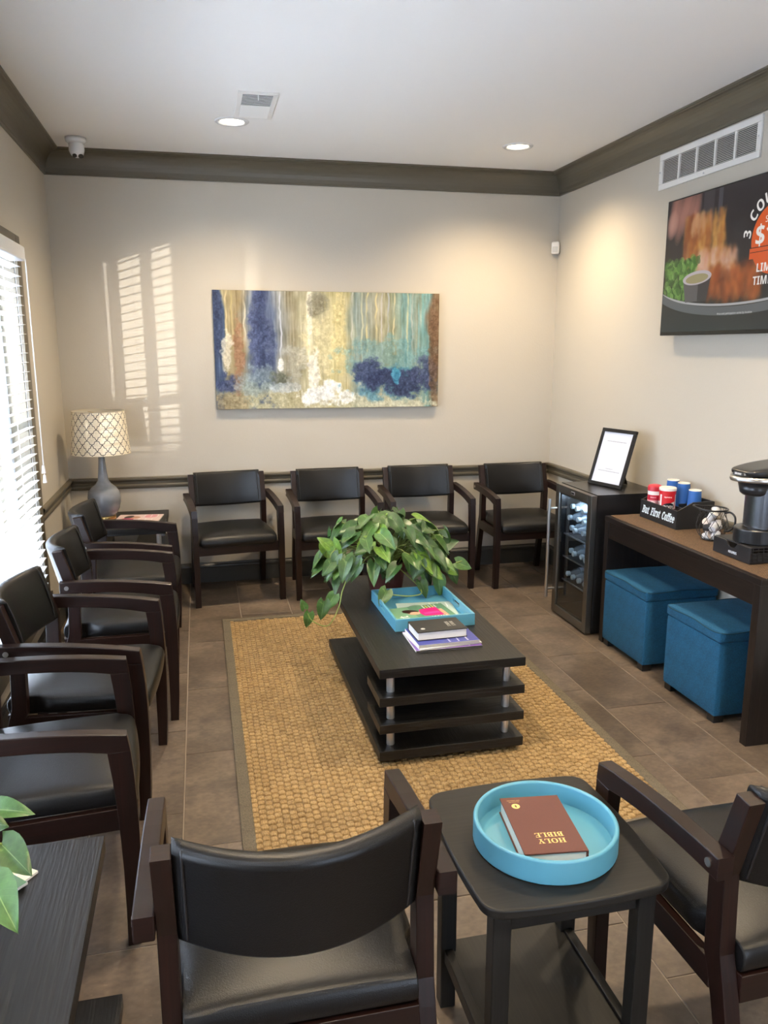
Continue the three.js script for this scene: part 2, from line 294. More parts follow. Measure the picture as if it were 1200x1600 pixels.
{ // square ceiling register
  const t = thing('ceiling_vent', 'white rectangular air vent in the ceiling', 'vent', [1.182, H, 1.18]);
  const w = 0.095, l = 0.215, f = 0.024;
  part('frame', merge([box(-w, w, -0.008, 0, -l, -l + f, 0.002), box(-w, w, -0.008, 0, l - f, l, 0.002), box(-w, -w + f, -0.008, 0, -l + f, l - f, 0.002), box(w - f, w, -0.008, 0, -l + f, l - f, 0.002)]), M.white, t);
  part('backing', box(-w + f, w - f, -0.0015, -0.0005, -l + f, l - f), S({ color: lin(0.03, 0.03, 0.03), roughness: 0.9 }), t);
  for (let k = 0; k < 22; k++) { const z = -l + f + 0.008 + k * (2 * (l - f) - 0.012) / 21; const b = part('louver', box(-w + f, w - f, -0.0012, 0.0012, -0.0085, 0.0085), M.white, t); b.position.set(0, -0.006, z); b.rotation.x = k < 11 ? -0.35 : 0.27; b.scale.z = k < 11 ? 1 : 0.62; }
  part('lever', box(-0.002, 0.002, -0.03, -0.006, l - f - 0.01, l - f), M.white, t);
}
{ // dome security camera
  const t = thing('security_camera', 'white turret security camera on the ceiling in the left corner', 'camera', [0.235, H, 0.33], 0.25);
  part('mount', lathe([[0, -0.03], [0.045, -0.03], [0.056, -0.02], [0.058, 0], [0, 0]], 32), M.whitegloss, t);
  const b = part('eyeball', lathe([[0, -0.045], [0.02, -0.044], [0.036, -0.03], [0.043, -0.005], [0.040, 0.03], [0.03, 0.045], [0, 0.05]], 32).rotateX(-0.55), M.whitegloss, t); b.position.set(0, -0.062, 0.012);
  for (const [x, r] of [[-0.016, 0.012], [0.017, 0.014]]) part('lens', new THREE.CylinderGeometry(r, r, 0.006, 20).rotateX(-0.55).translate(x, -0.102, 0.036), M.black, t);
}
{ // motion sensor
  const t = thing('motion_sensor', 'small white motion sensor in the right corner of the back wall', 'sensor', [W - 0.032, 2.256, 0.03], -0.5);
  part('housing', box(-0.028, 0.028, -0.042, 0.042, -0.018, 0.02, 0.012), M.white, t);
  part('lens_window', box(-0.018, 0.018, -0.03, 0.008, 0.014, 0.023, 0.004), S({ color: lin(0.6, 0.6, 0.58), roughness: 0.3 }), t);
  part('bracket', box(-0.012, 0.012, -0.02, 0.02, -0.026, -0.016), M.white, t);
}
{ // return air grille, right wall
  const t = thing('return_air_grille', 'wide white return air grille high on the right wall', 'vent', [W, 2.502, 1.684], -Math.PI / 2);
  const w = 0.41, h = 0.0905, f = 0.03;
  part('frame', merge([box(-w, w, h - f, h, 0, 0.012, 0.003), box(-w, w, -h, -h + f, 0, 0.012, 0.003), box(-w, -w + f, -h + f, h - f, 0, 0.012, 0.003), box(w - f, w, -h + f, h - f, 0, 0.012, 0.003)]), M.white, t);
  part('backing', box(-w + f, w - f, -h + f, h - f, 0.0005, 0.002), S({ color: lin(0.05, 0.048, 0.045), roughness: 0.9 }), t);
  const pw = (2 * (w - f)) / 5;
  for (let k = 1; k < 5; k++) part('divider', box(-w + f + k * pw - 0.006, -w + f + k * pw + 0.006, -h + f, h - f, 0.002, 0.011), M.white, t);
  for (let k = 0; k < 5; k++) { const g = []; for (let j = 0; j < 15; j++) g.push(uvm(new THREE.BoxGeometry(pw - 0.012, 0.0014, 0.008).rotateX(0.6).translate(-w + f + (k + 0.5) * pw, -h + f + 0.005 + j * (2 * (h - f) - 0.01) / 14, 0.0065))); const p = part('louvers', merge(g), M.white, t); p.userData.kind = 'stuff'; }
  for (const x of [-w + 0.012, 0, w - 0.012]) part('screw', cyl(0.004, 0.004, 0.003, 0, 0, 0, 10).rotateX(Math.PI / 2).translate(x, x ? 0 : -h + 0.012, 0.012), M.alu, t);
}
const HP = Math.PI / 2;
// ------------------------------------------------------------------ armchairs
function makeChair() {
  const t = thing('armchair', '', 'chair'); t.userData.base = 'armchair';
  const mir = (g) => { const m = g.clone(); const p = m.attributes.position, n = m.attributes.normal; for (let i = 0; i < p.count; i++) { p.setX(i, -p.getX(i)); n.setX(i, -n.getX(i)); } for (let i = 0; i < p.count; i += 3) for (const k of ['position', 'normal', 'uv']) { const a = m.attributes[k], s = a.itemSize, q = a.array, b = (i + 1) * s, c = (i + 2) * s; for (let j = 0; j < s; j++) { const v = q[b + j]; q[b + j] = q[c + j]; q[c + j] = v; } } return m; };
  const both = (name, g, m, on) => [part(name, g, m, on ? on[0] : t), part(name, mir(g), m, on ? on[1] : t)];
  // rear post: foot swings back, kink at arm height, top leans back
  const rp = new THREE.Shape(); rp.moveTo(-0.247, 0); rp.lineTo(-0.212, 0); rp.quadraticCurveTo(-0.165, 0.3, -0.118, 0.40); rp.lineTo(-0.112, 0.585); rp.lineTo(-0.168, 0.772); rp.lineTo(-0.206, 0.768); rp.lineTo(-0.158, 0.590); rp.lineTo(-0.166, 0.42); rp.quadraticCurveTo(-0.21, 0.28, -0.247, 0);
  both('rear_leg', uvm(extrudeZY(rp, 0.2135, 0.2480, 0.002), 1), M.wood);
  const fl = new THREE.Shape(); fl.moveTo(0.222, 0); fl.lineTo(0.256, 0); fl.quadraticCurveTo(0.282, 0.36, 0.262, 0.568); fl.lineTo(0.205, 0.568); fl.quadraticCurveTo(0.232, 0.36, 0.222, 0);
  both('front_leg', uvm(extrudeZY(fl, 0.2480, 0.2835, 0.002), 1), M.wood);
  const ar = new THREE.Shape(); ar.moveTo(0.262, 0.568); ar.lineTo(0.256, 0.612); ar.quadraticCurveTo(0.05, 0.650, -0.182, 0.650); ar.lineTo(-0.182, 0.603); ar.quadraticCurveTo(0.05, 0.606, 0.205, 0.5685);
  const arms = both('arm', uvm(extrudeZY(ar, 0.2480, 0.2850, 0.003), 2), M.wood);
  const cap = (() => { const g = new THREE.CylinderGeometry(0.009, 0.009, 0.003, 14).rotateZ(Math.PI / 2).translate(0.2858, 0.626, -0.155); return g.toNonIndexed(); })();
  both('bolt_cap', cap, M.steel, arms);
  part('front_rail', box(-0.2475, 0.2475, 0.325, 0.388, 0.222, 0.246, 0.002), M.wood, t);
  part('rear_rail', box(-0.213, 0.213, 0.326, 0.386, -0.190, -0.168, 0.002), M.wood, t);
  both('side_rail', uvm(box(0.2255, 0.2475, 0.326, 0.388, -0.140, 0.222, 0.002), 2), M.wood);
  part('seat', pillow(0.474, 0.062, 0.462, 0.026, 20, 6, 22, (v) => { const u = v.x / 0.237, w = v.z / 0.231; if (v.y > 0) v.y += 0.026 * (1 - Math.abs(u) ** 2.6) * (1 - Math.abs(w) ** 3); v.x *= 1 + 0.012 * w; if (w < -0.45) v.x = Math.max(-0.2115, Math.min(0.2115, v.x)); if (w > 0.75) v.y -= 0.012 * (w - 0.75) / 0.25; v.z += 0.01 * (1 - u * u) * (w > 0 ? w : 0); }).translate(0, 0.4155, 0.0395), M.leather, t);
  { // backrest: padded section swept along a bowed line between the posts
    const sec = []; const hb = 0.110, th = 0.019;
    const arc = (cy, cz, r, a0, a1, n) => { for (let k = 0; k <= n; k++) { const a = a0 + (a1 - a0) * k / n; sec.push([cy + r * Math.sin(a), cz + r * Math.cos(a)]); } };
    arc(hb - 0.016, th - 0.016, 0.016, 0, HP, 4); arc(hb - 0.016, -th + 0.016, 0.016, HP, Math.PI, 4); arc(-hb + 0.010, -th + 0.010, 0.010, Math.PI, 1.5 * Math.PI, 3); arc(-hb + 0.012, th - 0.012, 0.012, 1.5 * Math.PI, 2 * Math.PI, 3);
    for (const y of [-0.06, -0.03, 0, 0.03, 0.06]) sec.push([y, th]);
    const nx = 28, ns = sec.length, pos = [], idx = [], hw = 0.2132;
    for (let i = 0; i <= nx; i++) { const u = (i / nx) * 2 - 1; for (const [y, z] of sec) { let zz = z, yy = y; if (z > 0) zz += 0.010 * (1 - u ** 6) * Math.max(0, 1 - (y / hb) ** 4); if (y > 0) yy += 0.006 * (1 - u * u) * y / hb; pos.push(u * hw, yy, zz - 0.070 * (1 - u * u)); } }
    for (let i = 0; i < nx; i++) for (let k = 0; k < ns; k++) { const a = i * ns + k, c = i * ns + (k + 1) % ns; idx.push(a, a + ns, c, c, a + ns, c + ns); }
    for (const [e, s] of [[0, 1], [nx, -1]]) for (let k = 1; k < ns - 1; k++) idx.push(e * ns, e * ns + (s > 0 ? k : k + 1), e * ns + (s > 0 ? k + 1 : k));
    const g = new THREE.BufferGeometry(); g.setAttribute('position', new THREE.BufferAttribute(new Float32Array(pos), 3)); g.setIndex(idx); g.computeVertexNormals();
    g.rotateX(-0.24).translate(0, 0.676, -0.152); part('backrest', uvm(g), M.leather, t);
    for (const s of [-1, 1]) part('piping', tube([[s * 0.197, -0.095, 0.009], [s * 0.197, -0.05, 0.0155], [s * 0.197, 0.05, 0.0155], [s * 0.197, 0.100, 0.008], [s * 0.197, 0.109, -0.008], [s * 0.197, 0.095, -0.0285], [s * 0.197, 0, -0.030], [s * 0.197, -0.095, -0.029]], 0.0028, 28, 6).rotateX(-0.24).translate(0, 0.676, -0.152), M.piping, t);
  }
  return t;
}
const chair0 = makeChair();
const GA = 'black leather armchairs of the waiting room';
chair0.userData.group = GA;
[['black leather armchair on the back wall, leftmost of the four there', 1.018, 0.290, 0.12],
  ['black leather armchair on the back wall, second from the left', 1.672, 0.305, 0.02],
  ['black leather armchair on the back wall, third from the left', 2.30, 0.305, -0.02],
  ['black leather armchair in the back right corner beside the glass-door fridge', 2.985, 0.355, 0.0],
  ['black leather armchair beneath the window, farthest from the viewer, beside the lamp table', 0.428, 1.155, HP - 0.01],
  ['black leather armchair beneath the window, second from the lamp table', 0.437, 1.831, HP + 0.02],
  ['black leather armchair beneath the window, third from the lamp table', 0.384, 2.557, HP - 0.067],
  ['black leather armchair beneath the window, nearest the viewer', 0.350, 3.192, HP + 0.085],
  ['black leather armchair in the foreground centre seen from behind', 0.984, 4.025, Math.PI],
  ['black leather armchair at the lower right, right of the small side table', 2.030, 4.095, Math.PI + 0.03],
].forEach(([l, x, z, r], i) => { if (!i) { chair0.userData.label = l; chair0.position.set(x, 0, z); chair0.rotation.y = r; } else dup(chair0, l, [x, 0, z], r); });

// ------------------------------------------------------------------ rug
{
  const t = thing('woven_rug', 'golden tan woven sisal rug with a grey cloth border', 'rug');
  const x0 = 0.918, x1 = 2.44, z0 = 0.843, z1 = 3.28, b = 0.046;
  const w = x1 - x0 - 2 * b + 0.012, d = z1 - z0 - 2 * b + 0.012, rowP = 0.0305, colP = 0.0255;
  // one plaited loop: a low rounded pad, higher at its near end where it passes over
  const pad = (() => { const nu = 10, nv = 3, P = [], I = []; for (let j = 0; j <= nv; j++) for (let i = 0; i < nu; i++) { const a2 = i / nu * Math.PI * 2, e = j / nv * HP, r = Math.cos(e) ** 0.42, q = (c) => Math.sign(c) * Math.abs(c) ** 0.5; P.push([0.5 * q(Math.cos(a2)) * r, Math.sin(e), 0.5 * q(Math.sin(a2)) * r]); } for (let j = 0; j < nv; j++) for (let i = 0; i < nu; i++) { const n = (i + 1) % nu, a2 = j * nu + i, c = j * nu + n; I.push(a2, a2 + nu, c, c, a2 + nu, c + nu); } return { P, I }; })();
  const cols = Math.floor(w / colP), rows = Math.floor(d / rowP), pos = [], uvs = [], idx = [];
  for (let ci = 0; ci < cols; ci++) for (let ri = -1; ri < rows + 1; ri++) {
    const cx = -w / 2 + (ci + 0.5) * (w / cols), cz = -d / 2 + (ri + 0.5 + (ci % 2) * 0.5 + 0.12 * Math.sin(ci * 2.3)) * (d / rows); if (cz < -d / 2 + 0.012 || cz > d / 2 - 0.012) continue;
    const k = hash(ci, ri + 9, 4), k2 = hash(ci, ri + 9, 5), lx = colP * (0.98 + 0.16 * k), lz = rowP * (0.88 + 0.14 * k2), hh = 0.0052 + 0.0034 * k, tilt = 0.07 + 0.10 * k2, yaw = (k - 0.5) * 0.30, o0 = pos.length / 3;
    for (const [px, py, pz] of pad.P) { const X = px * lx, Z = pz * lz, Y = py * hh * (1 + 0.25 * Math.sin(px * 14 + k * 6) * 0.3) + (py > 0.01 ? Z * tilt : 0); const xx = cx + X * Math.cos(yaw) + Z * Math.sin(yaw), zz = cz - X * Math.sin(yaw) + Z * Math.cos(yaw); pos.push(xx, 0.0035 + Y, zz); uvs.push(xx, zz); }
    for (const i of pad.I) idx.push(o0 + i);
  }
  const g = new THREE.BufferGeometry(); g.setAttribute('position', new THREE.BufferAttribute(new Float32Array(pos), 3)); g.setAttribute('uv', new THREE.BufferAttribute(new Float32Array(uvs), 2)); g.setIndex(idx);
  g.computeVertexNormals(); g.translate((x0 + x1) / 2, 0, (z0 + z1) / 2);
  part('backing', box(x0 + 0.01, x1 - 0.01, 0.0005, 0.0045, z0 + 0.01, z1 - 0.01), S({ color: lin(0.20, 0.13, 0.06), roughness: 0.95 }), t);
  const sis = dataTex(1024, 1024, (x, y) => {
    const fib = vnoise(x * 400, y * 110, 400, 110, 81), fib2 = vnoise(x * 420, y * 420, 420, 420, 82), cell = vnoise(x * 40, y * 34, 40, 34, 83), big = fbm(x, y, 4, 4, 3, 84);
    let c = mix([0.44, 0.345, 0.215], [0.80, 0.68, 0.475], 0.40 * fib + 0.35 * fib2 + 0.25 * cell);
    c = mix(c, [0.28, 0.21, 0.125], Math.max(0, fib2 - 0.74) * 2.6); return c.map((v) => v * (0.93 + 0.14 * big));
  }, true, 1 / 1.0, 1 / 1.0);
  part('weave', g, S({ map: sis, roughness: 0.85 }), t).userData.kind = 'stuff';
  const cloth = dataTex(256, 256, (x, y) => { const n = 0.75 + 0.35 * vnoise(x * 128, y * 64, 128, 64, 91); const r = 0.92 + 0.12 * fbm(x, y, 4, 14, 3, 95); return [0.455 * n * r, 0.415 * n * r, 0.345 * n * r]; }, true, 1 / 0.15, 1 / 0.15);
  const bm = S({ map: cloth, roughness: 0.9, bumpMap: weaveB, bumpScale: 0.0006 });
  const strip = (len) => { const gg = new RoundedBoxGeometry(len, 0.011, b, 3, 0.0054).translate(0, 0.0065, 0); return gg; };
  const wav = (gg) => { return uvm(gg); };
  const sx = strip(x1 - x0), sz = strip(z1 - z0 - 2 * b);
  for (const z of [z0 + b / 2, z1 - b / 2]) part('binding', wav(sx.clone().translate((x0 + x1) / 2, 0, z)), bm, t);
  for (const x of [x0 + b / 2, x1 - b / 2]) part('binding', wav(sz.clone().rotateY(HP).translate(x, 0, (z0 + z1) / 2)), bm, t);
}
const RUGY = 0.0162;

// ------------------------------------------------------------------ tiered tables
M.tableblack = M.blackwood;
{
  const t = thing('coffee_table', 'low black tiered coffee table standing on the woven rug', 'table', [1.747, RUGY, 2.09]);
  const w = 0.291, n = 0.62, f = -0.62;
  part('top', box(-w, w, 0.352, 0.388, f, n, 0.0015), M.blackwood, t);
  part('base_board', box(-w, w, 0.017, 0.055, f, n, 0.0015), M.blackwood, t);
  for (const s of [1, -1]) for (const [y0, y1] of [[0.238, 0.274], [0.128, 0.164]]) { const a = s > 0 ? n - 0.228 : f, b = s > 0 ? n : f + 0.228; part('shelf', box(s > 0 ? -w : -0.12, w, y0, y1, a, b, 0.0015, 0), M.blackwood, t); }
  for (const s of [1, -1]) for (const x of [s > 0 ? -0.235 : -0.07, 0.235]) for (const [y0, y1] of [[0.055, 0.128], [0.164, 0.238], [0.274, 0.352]]) part('spacer', cyl(0.0155, 0.0155, y1 - y0, x, y0, s * (n - 0.06), 18), M.alu, t);
  for (const x of [-0.25, 0.25]) for (const z of [-0.55, 0.55]) part('foot', cyl(0.02, 0.02, 0.017, x, 0, z, 16), M.black, t);
}
function endTable(label, x, z, y, sides, reach = 0) {
  const t = thing('end_table', label, 'table', [x, 0, z]);
  const w = 0.277, k = y - 0.53;
  part('top', box(-w, w, 0.492 + k, 0.53 + k, -w, w, 0.0015, 2), M.blackwood, t);
  part('base_board', box(-w, w, 0.015, 0.053, -w - reach, w, 0.0015, 2), M.blackwood, t);
  const h = (0.492 + k - 0.053 - 2 * 0.036) / 3, ys = [0.053 + h, 0.053 + 2 * h + 0.036];
  for (const y0 of ys) for (const s of sides) part('shelf', box(s > 0 ? w - 0.2 : -w, s > 0 ? w : -w + 0.2, y0, y0 + 0.036, -w, w, 0.0015, 2), M.blackwood, t);
  for (const px of sides.map((s) => s * (w - (sides.length > 1 ? 0.045 : 0.1)))) for (const pz of [-w + 0.06, w - 0.06]) for (const a of [0.053, ys[0] + 0.036, ys[1] + 0.036]) part('spacer', cyl(0.0155, 0.0155, h, px, a, pz, 18), M.alu, t);
  for (const px of [-0.23, 0.23]) for (const pz of [-0.23, 0.23]) part('foot', cyl(0.02, 0.02, 0.015, px, 0, pz, 14), M.black, t);
  return t;
}
endTable('black tiered corner table beneath the patterned lamp', 0.338, 0.335, 0.53, [1, -1]);
endTable('black wood-grain table at the lower left beneath the plant and magazines', 0.325, 4.035, 0.53, [-1], 0.078);
{ // small side table between the front chairs
  const t = thing('side_table', 'small black side table with bowed edges holding the round blue tray', 'table', [1.5285, 0, 3.99]);
  const s = new THREE.Shape(), a = 0.190, b = 0.203, c = 0.018, r = 0.035;
  s.moveTo(-a + r, -b - c * 0.25); s.quadraticCurveTo(0, -b - c * 1.2, a - r, -b - c * 0.25); s.quadraticCurveTo(a + c * 0.2, -b, a + c * 0.3, -b + r); s.quadraticCurveTo(a + c * 1.2, 0, a + c * 0.3, b - r); s.quadraticCurveTo(a + c * 0.2, b, a - r, b + c * 0.25); s.quadraticCurveTo(0, b + c * 1.2, -a + r, b + c * 0.25); s.quadraticCurveTo(-a - c * 0.2, b, -a - c * 0.3, b - r); s.quadraticCurveTo(-a - c * 1.2, 0, -a - c * 0.3, -b + r); s.quadraticCurveTo(-a - c * 0.2, -b, -a + r, -b - c * 0.25);
  const g = new THREE.ExtrudeGeometry(s, { depth: 0.012, bevelEnabled: true, bevelSize: 0.005, bevelThickness: 0.005, bevelSegments: 3, curveSegments: 12 }).rotateX(HP).translate(0, 0.540, 0);
  const fine = dataTex(512, 256, (x, y) => { const g2 = fbm(x, y, 4, 90, 3, 151); const k = Math.pow(g2, 1.5); return [0.085 + 0.06 * k, 0.082 + 0.056 * k, 0.075 + 0.05 * k]; }, true, 1 / 0.6, 1 / 0.3);
  const m = PH({ map: fine, roughness: 0.45, specularIntensity: 0.7 });
  part('top', uvm(g, 0), m, t);
  for (const x of [-0.155, 0.155]) for (const z of [-0.165, 0.165]) part('leg', box(x - 0.019, x + 0.019, 0, 0.527, z - 0.019, z + 0.019, 0.003), m, t);
  for (const z of [-0.165, 0.165]) part('apron', box(-0.136, 0.136, 0.468, 0.527, z - 0.009, z + 0.009, 0.002), m, t);
  for (const x of [-0.155, 0.155]) { part('apron', box(x - 0.009, x + 0.009, 0.468, 0.527, -0.146, 0.146, 0.002), m, t); part('stretcher', box(x - 0.011, x + 0.011, 0.13, 0.165, -0.146, 0.146, 0.002), m, t); }
  part('shelf', box(-0.144, 0.144, 0.142, 0.157, -0.184, 0.184, 0.002), m, t);
}
// ------------------------------------------------------------------ books, magazines, trays
const inkTex = (w, h, bg, draw) => canvasTex(w, h, (c) => { c.fillStyle = bg; c.fillRect(0, 0, w, h); draw(c, w, h); });
function scribble(c, x, y, w, h, col) { c.fillStyle = col; let u = x; while (u < x + w) { const l = h * rr(0.35, 0.8); c.fillRect(u, y + rr(0, h * 0.15), l, h * rr(0.6, 0.9)); u += l + h * 0.25; } }
function book(name, label, cat, pos, turn, w, h, d, cover, front, group, pages = M.paper, hard = true) {   // w along x (spine at -x), d along z, front = material for the printed cover
  const t = thing(name, label, cat, pos, turn, group), c = hard ? 0.0025 : 0.0006, o = hard ? 0.003 : 0;
  part('pages', box(-w / 2 + (hard ? 0.004 : 0), w / 2 - o, c, h - c, -d / 2 + o, d / 2 - o, 0), pages, t);
  const cv = part('cover', merge([box(-w / 2, w / 2, 0, c, -d / 2, d / 2), box(-w / 2, w / 2, h - c, h, -d / 2, d / 2), box(-w / 2, -w / 2 + (hard ? 0.004 : 0.001), c, h - c, -d / 2, d / 2)]), cover, t);
  part('cover_print', new THREE.PlaneGeometry(w - 0.001, d - 0.001).rotateX(-HP).translate(0, h + 0.0004, 0), front, cv);
  return t;
}
const maroon = S({ color: lin(0.115, 0.035, 0.026), roughness: 0.55 });
const maroonFront = S({ roughness: 0.55, map: canvasTex(512, 768, (c, w, h) => {
  c.fillStyle = 'rgb(96,54,46)'; c.fillRect(0, 0, w, h);
  for (let k = 0; k < 9000; k++) { c.fillStyle = rnd() < 0.5 ? 'rgba(70,34,30,0.25)' : 'rgba(120,72,60,0.22)'; c.fillRect(rnd() * w, rnd() * h, 3, 2); }
  c.fillStyle = 'rgb(232,196,120)'; c.textAlign = 'center'; c.font = 'bold 78px serif'; c.fillText('HOLY', w / 2 - 10, 175); c.fillText('BIBLE', w / 2 - 10, 255);
  c.beginPath(); c.arc(w - 105, h - 130, 36, 0, 7); c.fill(); c.fillStyle = 'rgb(96,54,46)'; c.beginPath(); c.moveTo(w - 108, h - 155); c.lineTo(w - 96, h - 132); c.lineTo(w - 104, h - 105); c.lineTo(w - 114, h - 128); c.fill();
  c.fillStyle = 'rgb(222,186,110)'; c.font = '17px serif'; c.fillText('PLACED BY', w - 105, h - 62); c.fillText('THE GIDEONS', w - 105, h - 40);
}) });
const blackBook = S({ color: lin(0.012, 0.012, 0.013), roughness: 0.5 });
const blackFront = S({ roughness: 0.5, map: canvasTex(512, 768, (c, w, h) => {
  c.fillStyle = 'rgb(34,34,36)'; c.fillRect(0, 0, w, h); c.fillStyle = 'rgb(190,188,180)'; c.textAlign = 'center'; c.font = 'bold 70px serif'; c.fillText('HOLY', w / 2, 170); c.fillText('BIBLE', w / 2, 245);
  c.beginPath(); c.arc(w / 2 + 120, h - 120, 34, 0, 7); c.fill();
}) });
// round tray on the side table
{
  const t = thing('round_tray', 'round turquoise lacquer tray on the small black side table', 'tray', [1.529, 0.5455, 4.012]);
  part('rim', lathe([[0.147, 0.004], [0.151, 0], [0.153, 0.003], [0.153, 0.048], [0.150, 0.052], [0.145, 0.052], [0.142, 0.048], [0.142, 0.007]], 64), M.bluetray, t);
  part('bottom', cyl(0.146, 0.146, 0.007, 0, 0.001, 0, 64), M.bluetray, t);
  book('book', 'brown Holy Bible with gold lettering lying in the round tray', 'book', [1.519, 0.5540, 4.018], Math.PI - 0.12, 0.132, 0.036, 0.205, maroon, maroonFront);
}
// magazine printing
const pink = canvasTex(512, 680, (c, w, h) => {
  c.fillStyle = 'rgb(96,140,110)'; c.fillRect(0, 0, w, h); c.fillStyle = 'rgb(120,165,130)'; c.fillRect(0, 0, w, 250);
  c.fillStyle = 'rgb(205,160,130)'; c.beginPath(); c.ellipse(290, 250, 62, 78, 0.3, 0, 7); c.fill(); c.fillStyle = 'rgb(52,34,28)'; c.beginPath(); c.ellipse(340, 225, 62, 95, 0.5, 0, 7); c.fill(); c.fillStyle = 'rgb(214,170,140)'; c.beginPath(); c.ellipse(278, 262, 44, 58, 0.2, 0, 7); c.fill();
  c.fillStyle = 'rgb(228,36,124)'; c.beginPath(); c.moveTo(160, 340); c.quadraticCurveTo(260, 300, 380, 350); c.lineTo(420, 560); c.lineTo(120, 600); c.closePath(); c.fill(); c.fillStyle = 'rgb(242,70,150)'; c.fillRect(210, 360, 60, 180);
  c.fillStyle = 'rgb(210,165,135)'; c.fillRect(90, 560, 250, 50); c.fillStyle = 'rgb(245,240,235)'; c.font = 'bold 150px sans-serif'; c.fillText('Fit', 40, 150);
  for (let k = 0; k < 6; k++) scribble(c, 30, 400 + k * 34, 90, 20, 'rgb(240,240,230)'); for (let k = 0; k < 5; k++) scribble(c, 400, 420 + k * 36, 90, 22, k % 2 ? 'rgb(250,230,90)' : 'rgb(240,240,235)');
});
const M_mag = (t) => S({ map: t, roughness: 0.3 });
const magCover = (bg, cols) => inkTex(384, 512, bg, (c, w, h) => {
  for (const [col, x, y, rx, ry] of cols) { c.fillStyle = col; c.beginPath(); c.ellipse(x, y, rx, ry, 0.3, 0, 7); c.fill(); }
  for (let k = 0; k < 6; k++) scribble(c, 20 + (k % 2) * 220, 260 + k * 38, 120, 18, 'rgba(255,255,250,0.85)');
});
{ // rectangular tray on the coffee table
  const Y = RUGY + 0.3885, t = thing('rectangular_tray', 'rectangular sky-blue tray with cut-out handles on the coffee table', 'tray', [1.783, Y, 2.10], 0.02);
  const w = 0.178, d = 0.222, h = 0.052, k = 0.010;
  part('bottom', box(-w, w, 0, 0.006, -d, d), M.bluetray, t);
  for (const z of [-d, d - k]) part('end_wall', box(-w, w, 0.006, h, z, z + k, 0.001), M.bluetray, t);
  for (const x of [-w, w - k]) { // side with a slot
    const s = new THREE.Shape([[-d + k, 0.006], [d - k, 0.006], [d - k, h], [-d + k, h]].map((q) => new THREE.Vector2(...q))), hole = new THREE.Path();
    hole.moveTo(-0.045, 0.024); hole.lineTo(0.045, 0.024); hole.lineTo(0.045, 0.040); hole.lineTo(-0.045, 0.040); hole.lineTo(-0.045, 0.024); s.holes.push(hole);
    part('side_wall', uvm(extrudeZY(s, x, x + k, 0.0008), 2), M.bluetray, t);
  }
  book('magazine', 'magazine with a figure in bright pink lying in the rectangular blue tray', 'magazine', [1.775, Y + 0.0075, 2.155], HP + 0.12, 0.205, 0.006, 0.27, M.paper, M_mag(pink), undefined, M.paper, false);
  book('magazine', 'pale green magazine under the pink one in the rectangular blue tray', 'magazine', [1.815, Y + 0.0065, 2.09], HP - 0.10, 0.2, 0.0009, 0.26, M.paper, M_mag(magCover('rgb(190,205,190)', [['rgb(120,150,120)', 200, 160, 120, 90]])), undefined, M.paper, false);
}
{ // pile at the near end of the coffee table
  const Y = RUGY + 0.3885; let y = Y;
  const pile = [['magazine', 'purple and orange magazine at the bottom of the coffee table pile', 0.22, 0.007, 0.275, 'rgb(120,80,160)', [['rgb(230,120,70)', 300, 420, 90, 60], ['rgb(90,50,140)', 120, 300, 90, 160]], 0.00], ['magazine', 'white magazine second from the bottom of the coffee table pile', 0.205, 0.005, 0.265, 'rgb(225,222,228)', [['rgb(150,140,190)', 180, 160, 100, 90]], 0.10], ['magazine', 'blue magazine directly under the black Bible on the coffee table', 0.2, 0.012, 0.255, 'rgb(58,66,150)', [['rgb(190,200,230)', 200, 300, 100, 70]], 0.03]];
  for (const [n, l, w, h, d, bg, cols, tw] of pile) { book(n, l, 'magazine', [1.772, y, 2.462], HP + tw, w, h, d, M.paper, M_mag(magCover(bg, cols)), undefined, M.paper, false); y += h + 0.0008; }
  book('book', 'black hardback Holy Bible on top of the coffee table pile', 'book', [1.757, y, 2.448], HP + 0.04 + Math.PI, 0.138, 0.036, 0.21, blackBook, blackFront);
}
{ // corner table magazine, left table magazines
  const a = M_mag(magCover('rgb(232,205,200)', [['rgb(205,60,110)', 110, 130, 90, 70], ['rgb(200,150,120)', 220, 190, 70, 80], ['rgb(60,40,36)', 250, 130, 80, 50], ['rgb(225,150,160)', 280, 380, 90, 80]]));
  book('magazine', 'pink magazine lying open-cover-up beside the lamp on the corner table', 'magazine', [0.445, 0.5305, 0.32], HP - 0.12, 0.205, 0.006, 0.27, M.paper, a, undefined, M.paper, false);
  const green = M_mag(magCover('rgb(70,110,60)', [['rgb(120,160,90)', 200, 200, 150, 90], ['rgb(40,70,110)', 120, 420, 100, 60]]));
  const cream = M_mag(magCover('rgb(238,226,190)', [['rgb(200,150,90)', 200, 120, 140, 60]]));
  const yel = M_mag(magCover('rgb(236,176,46)', [['rgb(200,60,40)', 150, 320, 120, 120], ['rgb(40,36,70)', 240, 120, 120, 60]]));
  book('magazine', 'cream-edged magazine at the bottom of the fan on the lower left table', 'magazine', [0.318, 0.5305, 3.868], 0.95, 0.2, 0.005, 0.265, M.paper, cream, undefined, M.paper, false);
  book('magazine', 'green magazine with white print on the lower left table', 'magazine', [0.308, 0.5363, 3.885], 0.80, 0.2, 0.005, 0.265, M.paper, green, undefined, M.paper, false);
  book('magazine', 'yellow and red magazine nearest the viewer on the lower left table', 'magazine', [0.300, 0.5421, 3.965], 0.40, 0.2, 0.012, 0.265, S({ color: lin(0.7, 0.42, 0.08), roughness: 0.6 }), yel, undefined, M.paper, false);
}
